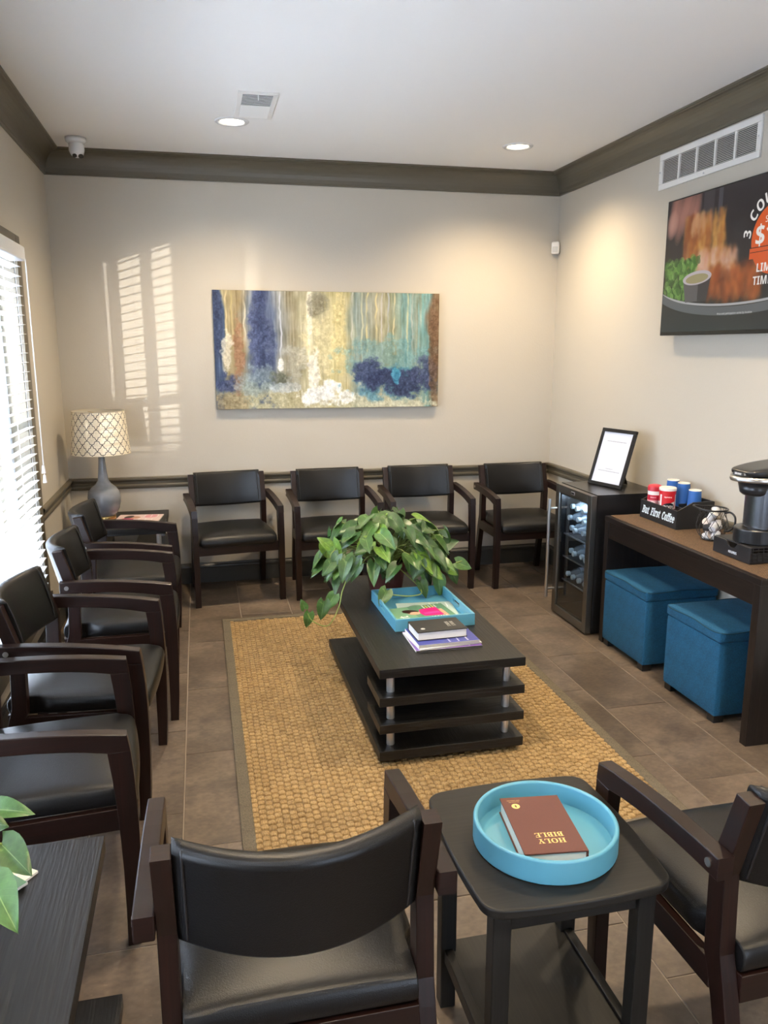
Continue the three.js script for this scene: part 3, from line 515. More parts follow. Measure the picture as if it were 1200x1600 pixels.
// ------------------------------------------------------------------ table lamp
{
  const t = thing('table_lamp', 'table lamp with grey bottle base and trellis-patterned shade in the left corner', 'lamp', [0.245, 0.5305, 0.30]);
  part('foot', lathe([[0, 0], [0.060, 0], [0.062, 0.003], [0.062, 0.026], [0.058, 0.030], [0, 0.030]], 40), M.brass, t);
  const glaze = dataTex(512, 512, (x, y) => { const n = fbm(x, y, 5, 9, 4, 101); return mix([0.40, 0.42, 0.45], [0.60, 0.61, 0.63], n); }, true, 1, 1);
  part('body', lathe([[0.054, 0.030], [0.072, 0.045], [0.088, 0.075], [0.098, 0.115], [0.0995, 0.150], [0.092, 0.182], [0.072, 0.208], [0.046, 0.228], [0.032, 0.250], [0.026, 0.30], [0.021, 0.36], [0.018, 0.405], [0.021, 0.410], [0.021, 0.418], [0, 0.418]], 48), PH({ map: glaze, roughness: 0.12, clearcoat: 0.6, clearcoatRoughness: 0.05 }), t);
  part('socket', cyl(0.013, 0.011, 0.05, 0, 0.418, 0, 16), M.brass, t);
  const trellis = canvasTex(512, 512, (c, w, h) => { // 4 x 2 lattice cells
    c.fillStyle = 'rgb(232,222,200)'; c.fillRect(0, 0, w, h);
    for (let k = 0; k < 5000; k++) { c.fillStyle = rnd() < 0.5 ? 'rgba(255,250,235,0.3)' : 'rgba(190,178,150,0.25)'; c.fillRect(rnd() * w, rnd() * h, rnd() < 0.5 ? 10 : 1.5, rnd() < 0.5 ? 1.5 : 10); }
    c.strokeStyle = 'rgb(44,42,54)'; c.lineWidth = 7.5; c.lineJoin = 'round';
    const cw = w / 4, ch = h / 4;
    for (let i = -1; i < 5; i++) for (let j = -1; j < 5; j++) for (const s of [1, -1]) { const x = (i + 0.5) * cw, y = j * ch;
      c.beginPath(); for (let q = 0; q <= 24; q++) { const u = q / 24, step = u + 0.10 * Math.sin(u * Math.PI * 4); const dx = s * (cw / 2) * (u + 0.055 * Math.sin(u * Math.PI * 4)), dy = (ch / 2) * (u - 0.055 * Math.sin(u * Math.PI * 4)) ; const X = x + dx, Y = y + dy; q ? c.lineTo(X, Y) : c.moveTo(X, Y); } c.stroke();
      c.beginPath(); for (let q = 0; q <= 24; q++) { const u = q / 24; const dx = s * (cw / 2) * (1 - u + 0.055 * Math.sin(u * Math.PI * 4)), dy = (ch / 2) * (1 + u + 0.055 * Math.sin(u * Math.PI * 4)); const X = x + dx, Y = y + dy; q ? c.lineTo(X, Y) : c.moveTo(X, Y); } c.stroke(); }
  });
  trellis.wrapS = trellis.wrapT = THREE.RepeatWrapping; trellis.repeat.set(4.5, 1.0);
  const sh = new THREE.CylinderGeometry(0.153, 0.174, 0.258, 64, 1, true).translate(0, 0.547, 0);
  const shi = new THREE.CylinderGeometry(0.1515, 0.1725, 0.258, 64, 1, true).scale(1, 1, 1).translate(0, 0.547, 0);
  const shd = part('shade', sh, PH({ map: trellis, roughness: 0.9 }), t);
  part('shade_lining', shi, S({ color: lin(0.62, 0.58, 0.48), roughness: 0.9, side: THREE.DoubleSide }), shd);
  part('shade_ring', merge([new THREE.TorusGeometry(0.153, 0.0022, 6, 64).rotateX(HP).translate(0, 0.676, 0), new THREE.TorusGeometry(0.174, 0.0022, 6, 64).rotateX(HP).translate(0, 0.418, 0)]), S({ color: lin(0.62, 0.56, 0.44), roughness: 0.8 }), shd);
  part('harp', merge([...[0, 1, 2].map((k) => new THREE.CylinderGeometry(0.0015, 0.0015, 0.152, 6).rotateZ(HP).translate(0.076, 0.662, 0).rotateY(k * Math.PI * 2 / 3)), tube([[0, 0.46, 0.012], [0, 0.5, 0.05], [0, 0.6, 0.055], [0, 0.662, 0.01]], 0.002), tube([[0, 0.46, -0.012], [0, 0.5, -0.05], [0, 0.6, -0.055], [0, 0.662, -0.01]], 0.002)]), M.brass, t);
  part('bulb', lathe([[0, 0.465], [0.014, 0.468], [0.03, 0.52], [0.028, 0.545], [0.015, 0.562], [0, 0.566]], 20), S({ color: lin(0.8, 0.8, 0.78), roughness: 0.3 }), t);
}
// ------------------------------------------------------------------ painting
{
  const pal = [[0, [52, 68, 100]], [0.035, [60, 78, 108]], [0.055, [158, 146, 110]], [0.11, [160, 142, 106]], [0.15, [116, 122, 126]], [0.19, [62, 76, 112]], [0.24, [92, 104, 128]], [0.28, [142, 144, 138]], [0.33, [146, 138, 110]], [0.38, [170, 164, 130]], [0.42, [206, 200, 164]], [0.47, [180, 172, 134]], [0.52, [204, 194, 142]], [0.57, [190, 180, 134]], [0.62, [136, 152, 144]], [0.68, [156, 158, 138]], [0.73, [174, 168, 138]], [0.79, [148, 152, 122]], [0.85, [116, 152, 148]], [0.90, [132, 142, 122]], [0.94, [112, 152, 150]], [0.965, [104, 84, 60]], [1, [120, 98, 70]]];
  const palAt = (u) => { let k = 0; while (k < pal.length - 2 && pal[k + 1][0] < u) k++; return mix(pal[k][1], pal[k + 1][1], Math.max(0, Math.min(1, (u - pal[k][0]) / (pal[k + 1][0] - pal[k][0])))); };
  // masses of paint: centre u, v (from the top), reach u, v, colour, strength, raggedness
  const mass = [[0.16, 0.90, 0.20, 0.16, [150, 158, 142], 0.8, 0.9], [0.32, 0.93, 0.26, 0.13, [190, 182, 142], 0.8, 0.8], [0.06, 0.95, 0.10, 0.12, [150, 132, 96], 0.7, 0.8], [0.70, 0.95, 0.34, 0.10, [196, 194, 164], 0.9, 0.8],
    [0.19, 0.30, 0.045, 0.46, [46, 58, 96], 0.95, 0.9], [0.235, 0.42, 0.035, 0.22, [62, 74, 108], 0.8, 1.0], [0.012, 0.22, 0.03, 0.42, [42, 56, 90], 0.9, 0.6], [0.05, 0.77, 0.06, 0.10, [46, 58, 100], 0.9, 0.9], [0.10, 0.55, 0.030, 0.32, [152, 106, 76], 0.75, 1.0], [0.055, 0.52, 0.030, 0.18, [214, 208, 190], 0.8, 1.0], [0.18, 0.76, 0.10, 0.14, [128, 146, 150], 0.7, 1.0], [0.29, 0.73, 0.055, 0.08, [78, 84, 66], 0.8, 1.0], [0.285, 0.63, 0.018, 0.08, [236, 236, 232], 1.0, 0.9], [0.30, 0.82, 0.08, 0.05, [182, 194, 204], 0.7, 1.0],
    [0.46, 0.42, 0.11, 0.34, [216, 206, 160], 0.75, 1.0], [0.545, 0.40, 0.035, 0.48, [212, 198, 140], 0.7, 1.0], [0.412, 0.20, 0.014, 0.40, [240, 234, 212], 0.95, 0.7], [0.428, 0.70, 0.028, 0.30, [234, 232, 220], 0.9, 0.9], [0.45, 0.12, 0.05, 0.14, [112, 108, 90], 0.7, 1.0], [0.34, 0.62, 0.06, 0.24, [170, 170, 160], 0.6, 1.0], [0.48, 0.90, 0.17, 0.085, [236, 238, 234], 1.0, 1.0], [0.50, 0.82, 0.06, 0.09, [240, 242, 238], 1.0, 0.9],
    [0.78, 0.62, 0.24, 0.26, [104, 154, 160], 0.6, 1.0], [0.80, 0.79, 0.23, 0.17, [72, 126, 150], 0.85, 0.9], [0.675, 0.70, 0.085, 0.14, [48, 60, 96], 1.0, 0.9], [0.74, 0.76, 0.09, 0.11, [44, 56, 92], 1.0, 0.9], [0.86, 0.80, 0.13, 0.13, [44, 54, 88], 1.0, 0.9], [0.94, 0.70, 0.08, 0.16, [56, 66, 100], 0.95, 0.9], [0.80, 0.72, 0.022, 0.08, [66, 148, 178], 0.9, 0.9], [0.98, 0.45, 0.028, 0.55, [108, 80, 56], 0.85, 0.8], [0.88, 0.975, 0.2, 0.04, [200, 198, 172], 0.9, 0.8]];
  const drips = [[0.055, [206, 190, 146]], [0.078, [188, 170, 118]], [0.13, [206, 198, 172]], [0.285, [202, 206, 216]], [0.41, [240, 236, 216]], [0.53, [222, 208, 150]], [0.555, [226, 214, 160]], [0.60, [202, 202, 188]], [0.645, [206, 204, 168]], [0.668, [222, 208, 150]], [0.71, [228, 214, 158]], [0.735, [198, 196, 190]], [0.765, [180, 188, 198]], [0.79, [222, 210, 166]], [0.83, [130, 174, 170]], [0.855, [206, 202, 158]], [0.875, [188, 190, 178]], [0.905, [124, 168, 168]], [0.925, [116, 168, 168]]];
  const tex = dataTex(1280, 650, (u, vv) => {
    const v = 1 - vv, warp = (fbm(u, v, 24, 5, 3, 301) - 0.5) * 0.05;
    let c = palAt(u + warp);
    const st = fbm(u, v, 150, 5, 3, 310) - 0.5, st2 = fbm(u, v, 60, 9, 4, 320) - 0.5, cl = fbm(u, v, 12, 8, 5, 330) - 0.5;
    c = c.map((k, i) => k + st * 60 + st2 * 44 + cl * (i === 2 ? 46 : 34));
    for (let k = 0; k < drips.length; k++) { const [du, col] = drips[k], d = Math.abs(u + (fbm(u, v, 6, 14, 2, 340 + k) - 0.5) * 0.012 - du), end = 0.42 + 0.26 * hash(k, 2, 9), a = Math.max(0, 1 - d / 0.006) * Math.max(0, Math.min(1, (end - v) * 6)) * Math.min(1, 0.25 + 1.2 * vnoise(u * 30, v * 16, 30, 16, 360 + k)); if (a > 0) c = mix(c, col, Math.min(0.9, a)); }
    const rag = fbm(u, v, 26, 16, 5, 400), rag2 = fbm(u, v, 90, 34, 3, 420);
    for (const [mu, mv, ru, rv, col, s, rg] of mass) { const d = ((u - mu) / ru) ** 2 + ((v - mv) / rv) ** 2; if (d > 2.6) continue; const f = 1 - d + (rag - 0.5) * 2.2 * rg + (rag2 - 0.5) * 1.0 * rg, a = Math.max(0, Math.min(1, f * 1.7)) * s; if (a > 0) c = mix(c, col.map((k, i) => k + (rag2 - 0.5) * 70 + (fbm(u, v, 160, 90, 2, 440) - 0.5) * 40), a * 0.92); }
    return c.map((k) => k / 255);
  }, true);
  const impasto = dataTex(512, 256, (u, v) => 0.5 * fbm(u, v, 40, 14, 4, 450) + 0.5 * fbm(u, v, 90, 60, 3, 460), false);
  const t = thing('painting', 'wide abstract canvas painting in blues, creams and teal on the back wall', 'painting', [1.714, 1.560, 0.002]);
  const w = 0.7585, h = 0.3815, d = 0.036;
  part('canvas', box(-w, w, -h, h, 0, d - 0.0006, 0.003), S({ color: lin(0.35, 0.32, 0.24), roughness: 0.8 }), t);
  part('painted_face', new THREE.PlaneGeometry(2 * w - 0.003, 2 * h - 0.003).translate(0, 0, d), S({ map: tex, roughness: 0.5, bumpMap: impasto, bumpScale: 0.004 }), t);
  t.rotation.z = -0.004;
}
// ------------------------------------------------------------------ television
{
  const tex = canvasTex(1280, 720, (c, w, h) => {
    const gr = c.createLinearGradient(0, 0, 0, h); gr.addColorStop(0, 'rgb(44,38,42)'); gr.addColorStop(0.6, 'rgb(36,32,34)'); gr.addColorStop(1, 'rgb(42,50,54)'); c.fillStyle = gr; c.fillRect(0, 0, w, h);
    c.fillStyle = 'rgba(120,126,140,0.35)'; c.fillRect(455, 0, 34, 230); c.fillStyle = 'rgba(90,84,90,0.4)'; c.fillRect(330, 0, 90, 240);
    const bl = (col, x, y, rx, ry, n = 9) => { for (let k = n; k > 0; k--) { c.globalAlpha = 0.2; c.fillStyle = col; c.beginPath(); c.ellipse(x, y, rx * k / n * 1.15, ry * k / n * 1.15, 0.2, 0, 7); c.fill(); } c.globalAlpha = 1; };
    for (let k = 0; k < 4; k++) bl('rgb(176,120,104)', 70 + k * 62, 60 + (k % 2) * 40, 46, 130); bl('rgb(190,140,126)', 50, 130, 50, 70);
    const brush = (n, x0, x1, y0, y1, cols, l, wd) => { for (let k = 0; k < n; k++) { c.strokeStyle = cols[Math.floor(rnd() * cols.length)]; c.lineCap = 'round'; const x = rr(x0, x1), y = rr(y0, y1), dx = rr(-22, 22), dy = rr(l * 0.4, l), q = rr(wd * 0.6, wd); for (const [s, al] of [[1.7, 0.07], [1.2, 0.10], [0.7, 0.14]]) { c.globalAlpha = al; c.lineWidth = q * s; c.beginPath(); c.moveTo(x, y); c.lineTo(x + dx, y + dy); c.stroke(); } } c.globalAlpha = 1; };
    brush(300, 185, 400, 110, 320, ['rgb(186,112,38)', 'rgb(206,146,66)', 'rgb(138,76,26)', 'rgb(214,166,100)', 'rgb(120,66,40)'], 120, 34);
    brush(26, 230, 400, 90, 150, ['rgb(196,134,92)', 'rgb(206,160,120)'], 90, 26);
    brush(90, 430, 520, 100, 320, ['rgb(196,128,54)', 'rgb(214,160,90)', 'rgb(150,90,40)'], 120, 26);
    brush(220, 320, 640, 300, 420, ['rgb(206,160,140)', 'rgb(226,190,176)', 'rgb(180,110,64)', 'rgb(206,150,84)', 'rgb(220,170,150)'], 46, 34);
    brush(230, 430, 820, 390, 530, ['rgb(176,86,32)', 'rgb(132,58,22)', 'rgb(196,116,56)', 'rgb(110,50,24)'], 56, 40);
    for (let k = 0; k < 320; k++) { c.globalAlpha = 0.5; c.fillStyle = ['rgb(62,110,40)', 'rgb(98,150,62)', 'rgb(136,180,96)', 'rgb(38,74,26)'][Math.floor(rnd() * 4)]; c.beginPath(); c.ellipse(rr(10, 320), rr(330, 540) + 0.0, rr(10, 34), rr(8, 26), rr(0, 3), 0, 7); c.fill(); } c.globalAlpha = 1;
    // plate and sauce cup
    c.strokeStyle = 'rgb(176,176,178)'; c.lineWidth = 12; c.beginPath(); c.ellipse(620, 440, 700, 150, 0, 0.05, 3.1); c.stroke(); c.strokeStyle = 'rgb(96,100,104)'; c.lineWidth = 44; c.beginPath(); c.ellipse(620, 462, 690, 160, 0, 0.1, 3.05); c.stroke();
    c.fillStyle = 'rgb(92,90,92)'; c.beginPath(); c.moveTo(190, 440); c.lineTo(440, 430); c.lineTo(408, 560); c.lineTo(222, 562); c.fill(); c.fillStyle = 'rgb(58,56,60)'; c.beginPath(); c.moveTo(330, 440); c.lineTo(440, 430); c.lineTo(408, 560); c.lineTo(330, 562); c.fill();
    c.fillStyle = 'rgb(190,180,184)'; c.beginPath(); c.ellipse(315, 436, 127, 36, -0.05, 0, 7); c.fill(); c.fillStyle = 'rgb(160,150,110)'; c.beginPath(); c.ellipse(315, 440, 100, 24, -0.05, 0, 7); c.fill();
    // offer badge
    c.translate(130, 0);
    c.fillStyle = 'rgb(222,92,32)'; c.beginPath(); c.arc(772, 300, 165, 0, 7); c.fill(); c.fillRect(600, 334, 350, 50); c.fillStyle = 'rgb(60,30,24)'; c.fillRect(604, 330, 340, 4); c.fillRect(604, 352, 340, 3);
    c.fillStyle = 'rgb(244,240,236)'; c.textAlign = 'center'; c.font = 'bold 76px sans-serif';
    const arc = '3 COURSE'; for (let k = 0; k < arc.length; k++) { const a = -2.95 + (k ? k * 0.30 - 0.16 : 0); c.save(); c.translate(772 + Math.cos(a) * 196, 300 + Math.sin(a) * 196); c.rotate(a + Math.PI / 2); c.fillText(arc[k], 0, 20); c.restore(); }
    c.font = '40px sans-serif'; c.fillText('STARTING', 785, 222); c.font = 'bold 130px sans-serif'; c.fillText('$14', 738, 322); c.font = 'bold 56px sans-serif'; c.fillText('LIMITED', 770, 448); c.fillText('TIME', 708, 508);
    c.font = '15px sans-serif'; c.fillStyle = 'rgb(220,220,220)'; c.fillText('Price and participation varies by location', 520, 640);
  });
  const t = thing('television', 'wall-mounted flat television on the right wall showing a food advert', 'television', [W, 1.982, 2.065], -HP);
  const w = 0.605, h = 0.342;
  part('housing', box(-w, w, -h, h, 0.03, 0.058, 0.004), M.black, t);
  part('screen', new THREE.PlaneGeometry(2 * w - 0.018, 2 * h - 0.026).translate(0, 0.005, 0.0588), PH({ color: lin(0.01, 0.01, 0.01), roughness: 0.25, emissive: lin(1, 1, 1), emissiveMap: tex, emissiveIntensity: 0.6 }), t);
  part('wall_bracket', box(-0.2, 0.2, -0.15, 0.15, 0.001, 0.03), M.black, t);
  const l = new THREE.RectAreaLight(lin(1, 0.8, 0.65), 0.12, 2 * w, 2 * h); l.position.set(W - 0.065, 1.982, 2.065); l.lookAt(0, 1.982, 2.065); l.name = 'screen_light'; scene.add(l);
}
// ------------------------------------------------------------------ beverage fridge and its bottles
{
  const t = thing('beverage_fridge', 'tall black beverage fridge with steel-framed glass door', 'fridge', [2.885, 0, 1.3375], -HP);
  // local: x = along +z world, z = out of the front (-x world); body from z -0.43 to -0.03
  const w = 0.2225, top = 0.797, d0 = -0.435, fr = -0.035;
  const bm = S({ color: lin(0.012, 0.012, 0.013), roughness: 0.28 });
  part('cabinet', merge([box(-w, -w + 0.03, 0.03, top, d0, fr), box(w - 0.03, w, 0.03, top, d0, fr), box(-w + 0.03, w - 0.03, 0.03, 0.06, d0, fr), box(-w + 0.03, w - 0.03, top - 0.035, top, d0, fr), box(-w + 0.03, w - 0.03, 0.06, top - 0.035, d0, d0 + 0.03)]), bm, t);
  part('plinth', box(-w + 0.015, w - 0.015, 0.003, 0.03, d0 + 0.02, fr - 0.01), M.black, t);
  const f = 0.045, y0 = 0.012, y1 = top - 0.004;
  const dr = part('door', merge([box(-w, -w + f, y0, y1, fr + 0.002, 0, 0.002), box(w - f, w, y0, y1, fr + 0.002, 0, 0.002), box(-w + f, w - f, y0, y0 + f, fr + 0.002, 0, 0.002), box(-w + f, w - f, y1 - f, y1, fr + 0.002, 0, 0.002)]), M.darksteel, t);
  part('glass', box(-w + f, w - f, y0 + f, y1 - f, -0.010, -0.0095), PH({ color: lin(0.78, 0.82, 0.84), transmission: 1, thickness: 0, roughness: 0, ior: 1.5 }), dr);
  part('gasket', merge([box(-w + f, -w + f + 0.012, y0 + f, y1 - f, -0.03, -0.012), box(w - f - 0.012, w - f, y0 + f, y1 - f, -0.03, -0.012), box(-w + f, w - f, y1 - f - 0.012, y1 - f, -0.03, -0.012), box(-w + f, w - f, y0 + f, y0 + f + 0.012, -0.03, -0.012)]), M.black, dr);
  part('badge', box(-0.022, 0.022, y1 - 0.032, y1 - 0.014, 0, 0.002, 0.0009), M.alu, dr);
  part('badge', box(-0.017, 0.017, y1 - 0.028, y1 - 0.018, 0.002, 0.0026), M.black, dr);
  const hd = part('handle', cyl(0.0095, 0.0095, 0.60, -w + 0.028, 0.105, 0.052, 18), M.steel, dr);
  for (const y of [0.155, 0.65]) part('handle_standoff', new THREE.CylinderGeometry(0.007, 0.007, 0.05, 12).rotateX(HP).translate(-w + 0.028, y, 0.026), M.steel, hd);
  const shelfY = [0.49, 0.352, 0.21];
  for (const y of shelfY) { const g = [box(-w + 0.032, w - 0.032, y, y + 0.008, -0.052, -0.046)]; for (let k = 0; k < 17; k++) g.push(box(-w + 0.04 + k * 0.0228, -w + 0.043 + k * 0.0228, y + 0.002, y + 0.006, d0 + 0.03, -0.05)); part('wire_shelf', merge(g), M.alu, t); }
  const led = part('interior_light', box(-0.1, 0.1, top - 0.045, top - 0.037, -0.12, -0.1), S({ color: lin(1, 1, 1), emissive: lin(0.75, 0.88, 1.0), emissiveIntensity: 3 }), t);
  const l = new THREE.PointLight(lin(0.7, 0.85, 1), 0.3, 0, 2); l.position.set(2.885 + 0.11, top - 0.06, 1.3375); l.castShadow = true; l.shadow.radius = 1.5; l.name = 'fridge_light'; scene.add(l);
  // bottles lying with caps to the door
  const pet = PH({ color: lin(0.80, 0.86, 0.92), transmission: 0.75, thickness: 0, roughness: 0.12, ior: 1.4 }), capM = S({ color: lin(0.62, 0.68, 0.72), roughness: 0.4 }), lab = S({ color: lin(0.45, 0.5, 0.6), roughness: 0.5 });
  const b0 = thing('water_bottle', '', 'bottle', [0, 0, 0], 0, 'water bottles lying in the fridge'); b0.userData.base = 'water_bottle';
  part('body', lathe([[0, 0], [0.028, 0.001], [0.031, 0.006], [0.031, 0.055], [0.029, 0.06], [0.031, 0.065], [0.031, 0.115], [0.024, 0.145], [0.0135, 0.165], [0.0135, 0.178]], 20).rotateX(HP), pet, b0);
  part('label_band', lathe([[0.0314, 0.066], [0.0314, 0.112]], 20).rotateX(HP), lab, b0);
  part('cap', lathe([[0.0135, 0.172], [0.0155, 0.173], [0.0155, 0.190], [0.0135, 0.192], [0, 0.192]], 18).rotateX(HP), capM, b0);
  const spots = []; const row = (y, zs, n) => zs.forEach((z, k) => spots.push([y, z, n, k]));
  const zz = [0, 1, 2, 3, 4].map((k) => 1.180 + 0.0772 * k);
  row(0.531, zz, 'top shelf of the fridge, lowest layer'); row(0.596, zz.map((z) => z + 0.003), 'top shelf of the fridge, middle layer'); row(0.661, zz, 'top shelf of the fridge, uppermost layer');
  row(0.3925, zz, 'second shelf of the fridge'); row(0.2505, zz, 'lowest shelf of the fridge');
  const ord = ['first', 'second', 'third', 'fourth', 'fifth'];
  spots.forEach(([y, z, n, k], i) => { const l = `water bottle on the ${n}, ${ord[k]} from the handle`; const p = [2.885 + 0.255 + (hash(i, 3, 5) - 0.5) * 0.03, y, z]; if (!i) { b0.userData.label = l; b0.position.set(...p); b0.rotation.y = -HP; } else dup(b0, l, p, -HP); });
}
{ // framed sheet on the fridge
  const t = thing('tabletop_frame', 'black-framed white printed sheet standing on the fridge', 'picture frame', [3.091, 0.7985, 1.310], -HP + 0.26);
  const w = 0.134, h = 0.335, f = 0.02, tilt = -0.30;
  const g = new THREE.Group(); g.name = 'leaning_frame'; g.rotation.x = tilt; t.add(g);
  part('frame', merge([box(-w, w, 0, f, -0.008, 0.008, 0.002), box(-w, w, h - f, h, -0.008, 0.008, 0.002), box(-w, -w + f, f, h - f, -0.008, 0.008, 0.002), box(w - f, w, f, h - f, -0.008, 0.008, 0.002)]), M.black, g);
  const tex = canvasTex(512, 704, (c, W2, H2) => { c.fillStyle = 'rgb(214,218,228)'; c.fillRect(0, 0, W2, H2); scribble(c, 90, 120, 330, 13, 'rgba(90,92,100,0.55)'); scribble(c, 190, 505, 130, 9, 'rgba(90,92,100,0.45)'); scribble(c, 70, 536, 370, 12, 'rgba(90,92,100,0.5)'); });
  part('sheet', box(-w + f, w - f, f, h - f, -0.004, 0.001), S({ color: lin(0.8, 0.8, 0.8), roughness: 0.5 }), g);
  part('print', new THREE.PlaneGeometry(2 * (w - f), h - 2 * f).translate(0, h / 2, 0.0016), S({ map: tex, roughness: 0.35 }), g);
  part('easel_leg', box(-0.02, 0.02, 0, 0.21, -0.0015, 0.0015).rotateX(0.38).translate(0, 0.001, -0.157), M.black, t);
}
// ------------------------------------------------------------------ console table, ottomans
const CY = 0.700;
{
  const t = thing('console_table', 'dark espresso console table along the right wall with panel legs', 'table');
  const x0 = 2.930, x1 = W - 0.012, z0 = 1.632, z1 = 2.872;
  part('top', box(x0, x1, CY - 0.026, CY, z0, z1, 0.002, 2), M.espresso, t);
  part('apron', box(x0 + 0.006, x0 + 0.028, 0.585, CY - 0.026, z0 + 0.040, z1 - 0.042, 0.001, 2), M.espresso, t);
  part('panel_leg', box(x0 + 0.001, x1, 0, CY - 0.026, z0 + 0.002, z0 + 0.040, 0.002, 1), M.espresso, t);
  part('panel_leg', box(x0 + 0.001, x1, 0, CY - 0.026, z1 - 0.042, z1 - 0.002, 0.002, 1), M.espresso, t);
}
function ottoman(label, zc, wz, x0) {
  const t = thing('storage_ottoman', label, 'ottoman', [x0 + 0.2, 0, zc], 0, 'teal storage ottomans');
  const hx = 0.2, hz = wz / 2;
  const soft = (w, h, d, r, dome) => pillow(w, h, d, r, 14, 6, 14, (v) => { if (v.y > 0) v.y += dome * (1 - (v.x / (w / 2)) ** 4) * (1 - (v.z / (d / 2)) ** 4); });
  part('body', soft(2 * hx - 0.006, 0.330, 2 * hz - 0.006, 0.010, 0).translate(0, 0.198, 0), M.teal, t);
  part('lid', soft(2 * hx, 0.048, 2 * hz, 0.010, 0.010).translate(0, 0.389, 0), M.teal, t);
  const pl = []; for (const y of [0.4085]) pl.push(tube([[-hx + 0.006, y, -hz + 0.006], [0, y + 0.0015, -hz + 0.004], [hx - 0.006, y, -hz + 0.006], [hx - 0.004, y + 0.0015, 0], [hx - 0.006, y, hz - 0.006], [0, y + 0.0015, hz - 0.004], [-hx + 0.006, y, hz - 0.006], [-hx + 0.004, y + 0.0015, 0]], 0.0032, 64, 6, true));
  part('piping', merge(pl), M.tealseam, t);
  for (const x of [-hx + 0.035, hx - 0.035]) for (const z of [-hz + 0.035, hz - 0.035]) part('foot', box(x - 0.024, x + 0.024, 0, 0.034, z - 0.024, z + 0.024, 0.002), M.black, t);
}
ottoman('teal storage ottoman under the console table, beside the fridge', 1.885, 0.42, 2.921);
ottoman('teal storage ottoman under the console table, nearer the viewer', 2.470, 0.40, 2.921);

// ------------------------------------------------------------------ things on the console table
{
  const t = thing('table_runner', 'brown woven runner along the console table top', 'runner');
  const wv = dataTex(512, 512, (x, y) => { const a = Math.sin(x * Math.PI * 2 * 44), b = Math.sin(y * Math.PI * 2 * 44), k = 0.5 + 0.5 * a * b, n = vnoise(x * 90, y * 90, 90, 90, 111); return mix([0.10, 0.07, 0.05], [0.56, 0.43, 0.30], Math.min(1, k * 0.8 + n * 0.3)); }, true, 1 / 0.36, 1 / 0.36);
  part('cloth', box(2.955, W - 0.02, CY + 0.0005, CY + 0.003, 1.645, 2.862), S({ map: wv, roughness: 0.8 }), t);
}
const TY = CY + 0.0035;
{ // coffee organizer
  const t = thing('coffee_organizer', 'black wooden organizer box with white coffee lettering on the console', 'organizer', [3.092, TY, 1.871], -HP);
  const w = 0.166, hf = 0.094, hb = 0.133, dp = 0.205, k = 0.008, bm = S({ color: lin(0.016, 0.016, 0.017), roughness: 0.5 });
  const fp = part('front_panel', box(-w, w, 0, hf, -k, 0, 0.0012), bm, t);
  part('back_panel', box(-w, w, 0, hb, -dp, -dp + k, 0.0012), bm, t);
  part('bottom_panel', box(-w + k, w - k, 0, k, -dp + k, -k), bm, t);
  const side = [[-dp + k, 0], [-k, 0], [-k, hf], [-0.088, hb], [-dp + k, hb]];
  part('side_panel', uvm(extrudeZY(side, -w, -w + k, 0.0006), 2), bm, t); part('side_panel', uvm(extrudeZY(side, w - k, w, 0.0006), 2), bm, t);
  part('divider', box(-w + k, w - k, k, 0.085, -0.098, -0.092), bm, t);
  part('divider', box(0.060, 0.066, k, 0.082, -0.092, -k), bm, t); part('divider', box(-0.055, -0.049, k, 0.082, -0.092, -k), bm, t);
  part('divider', box(0.027, 0.033, k, 0.1, -dp + k, -0.098), bm, t); part('divider', box(-0.074, -0.068, k, 0.1, -dp + k, -0.098), bm, t);
  const tex = canvasTex(1024, 288, (c, W2, H2) => { c.fillStyle = 'rgb(34,34,36)'; c.fillRect(0, 0, W2, H2); c.fillStyle = 'rgb(225,238,242)'; c.strokeStyle = 'rgb(225,238,242)'; c.lineWidth = 5; c.setTransform(1, 0, -0.16, 1, 40, 0); c.font = 'italic bold 112px serif'; for (const [s, x] of [['But', 40], ['First', 290], ['Coffee', 610]]) { c.save(); c.translate(x, 200); c.scale(s === 'Coffee' ? 0.95 : 1.0, 1.55); c.fillText(s, 0, 0); c.strokeText(s, 0, 0); c.restore(); } });
  part('lettering', new THREE.PlaneGeometry(2 * w - 0.004, hf - 0.004).translate(0, hf / 2, 0.0004), S({ map: tex, roughness: 0.5 }), fp);
}
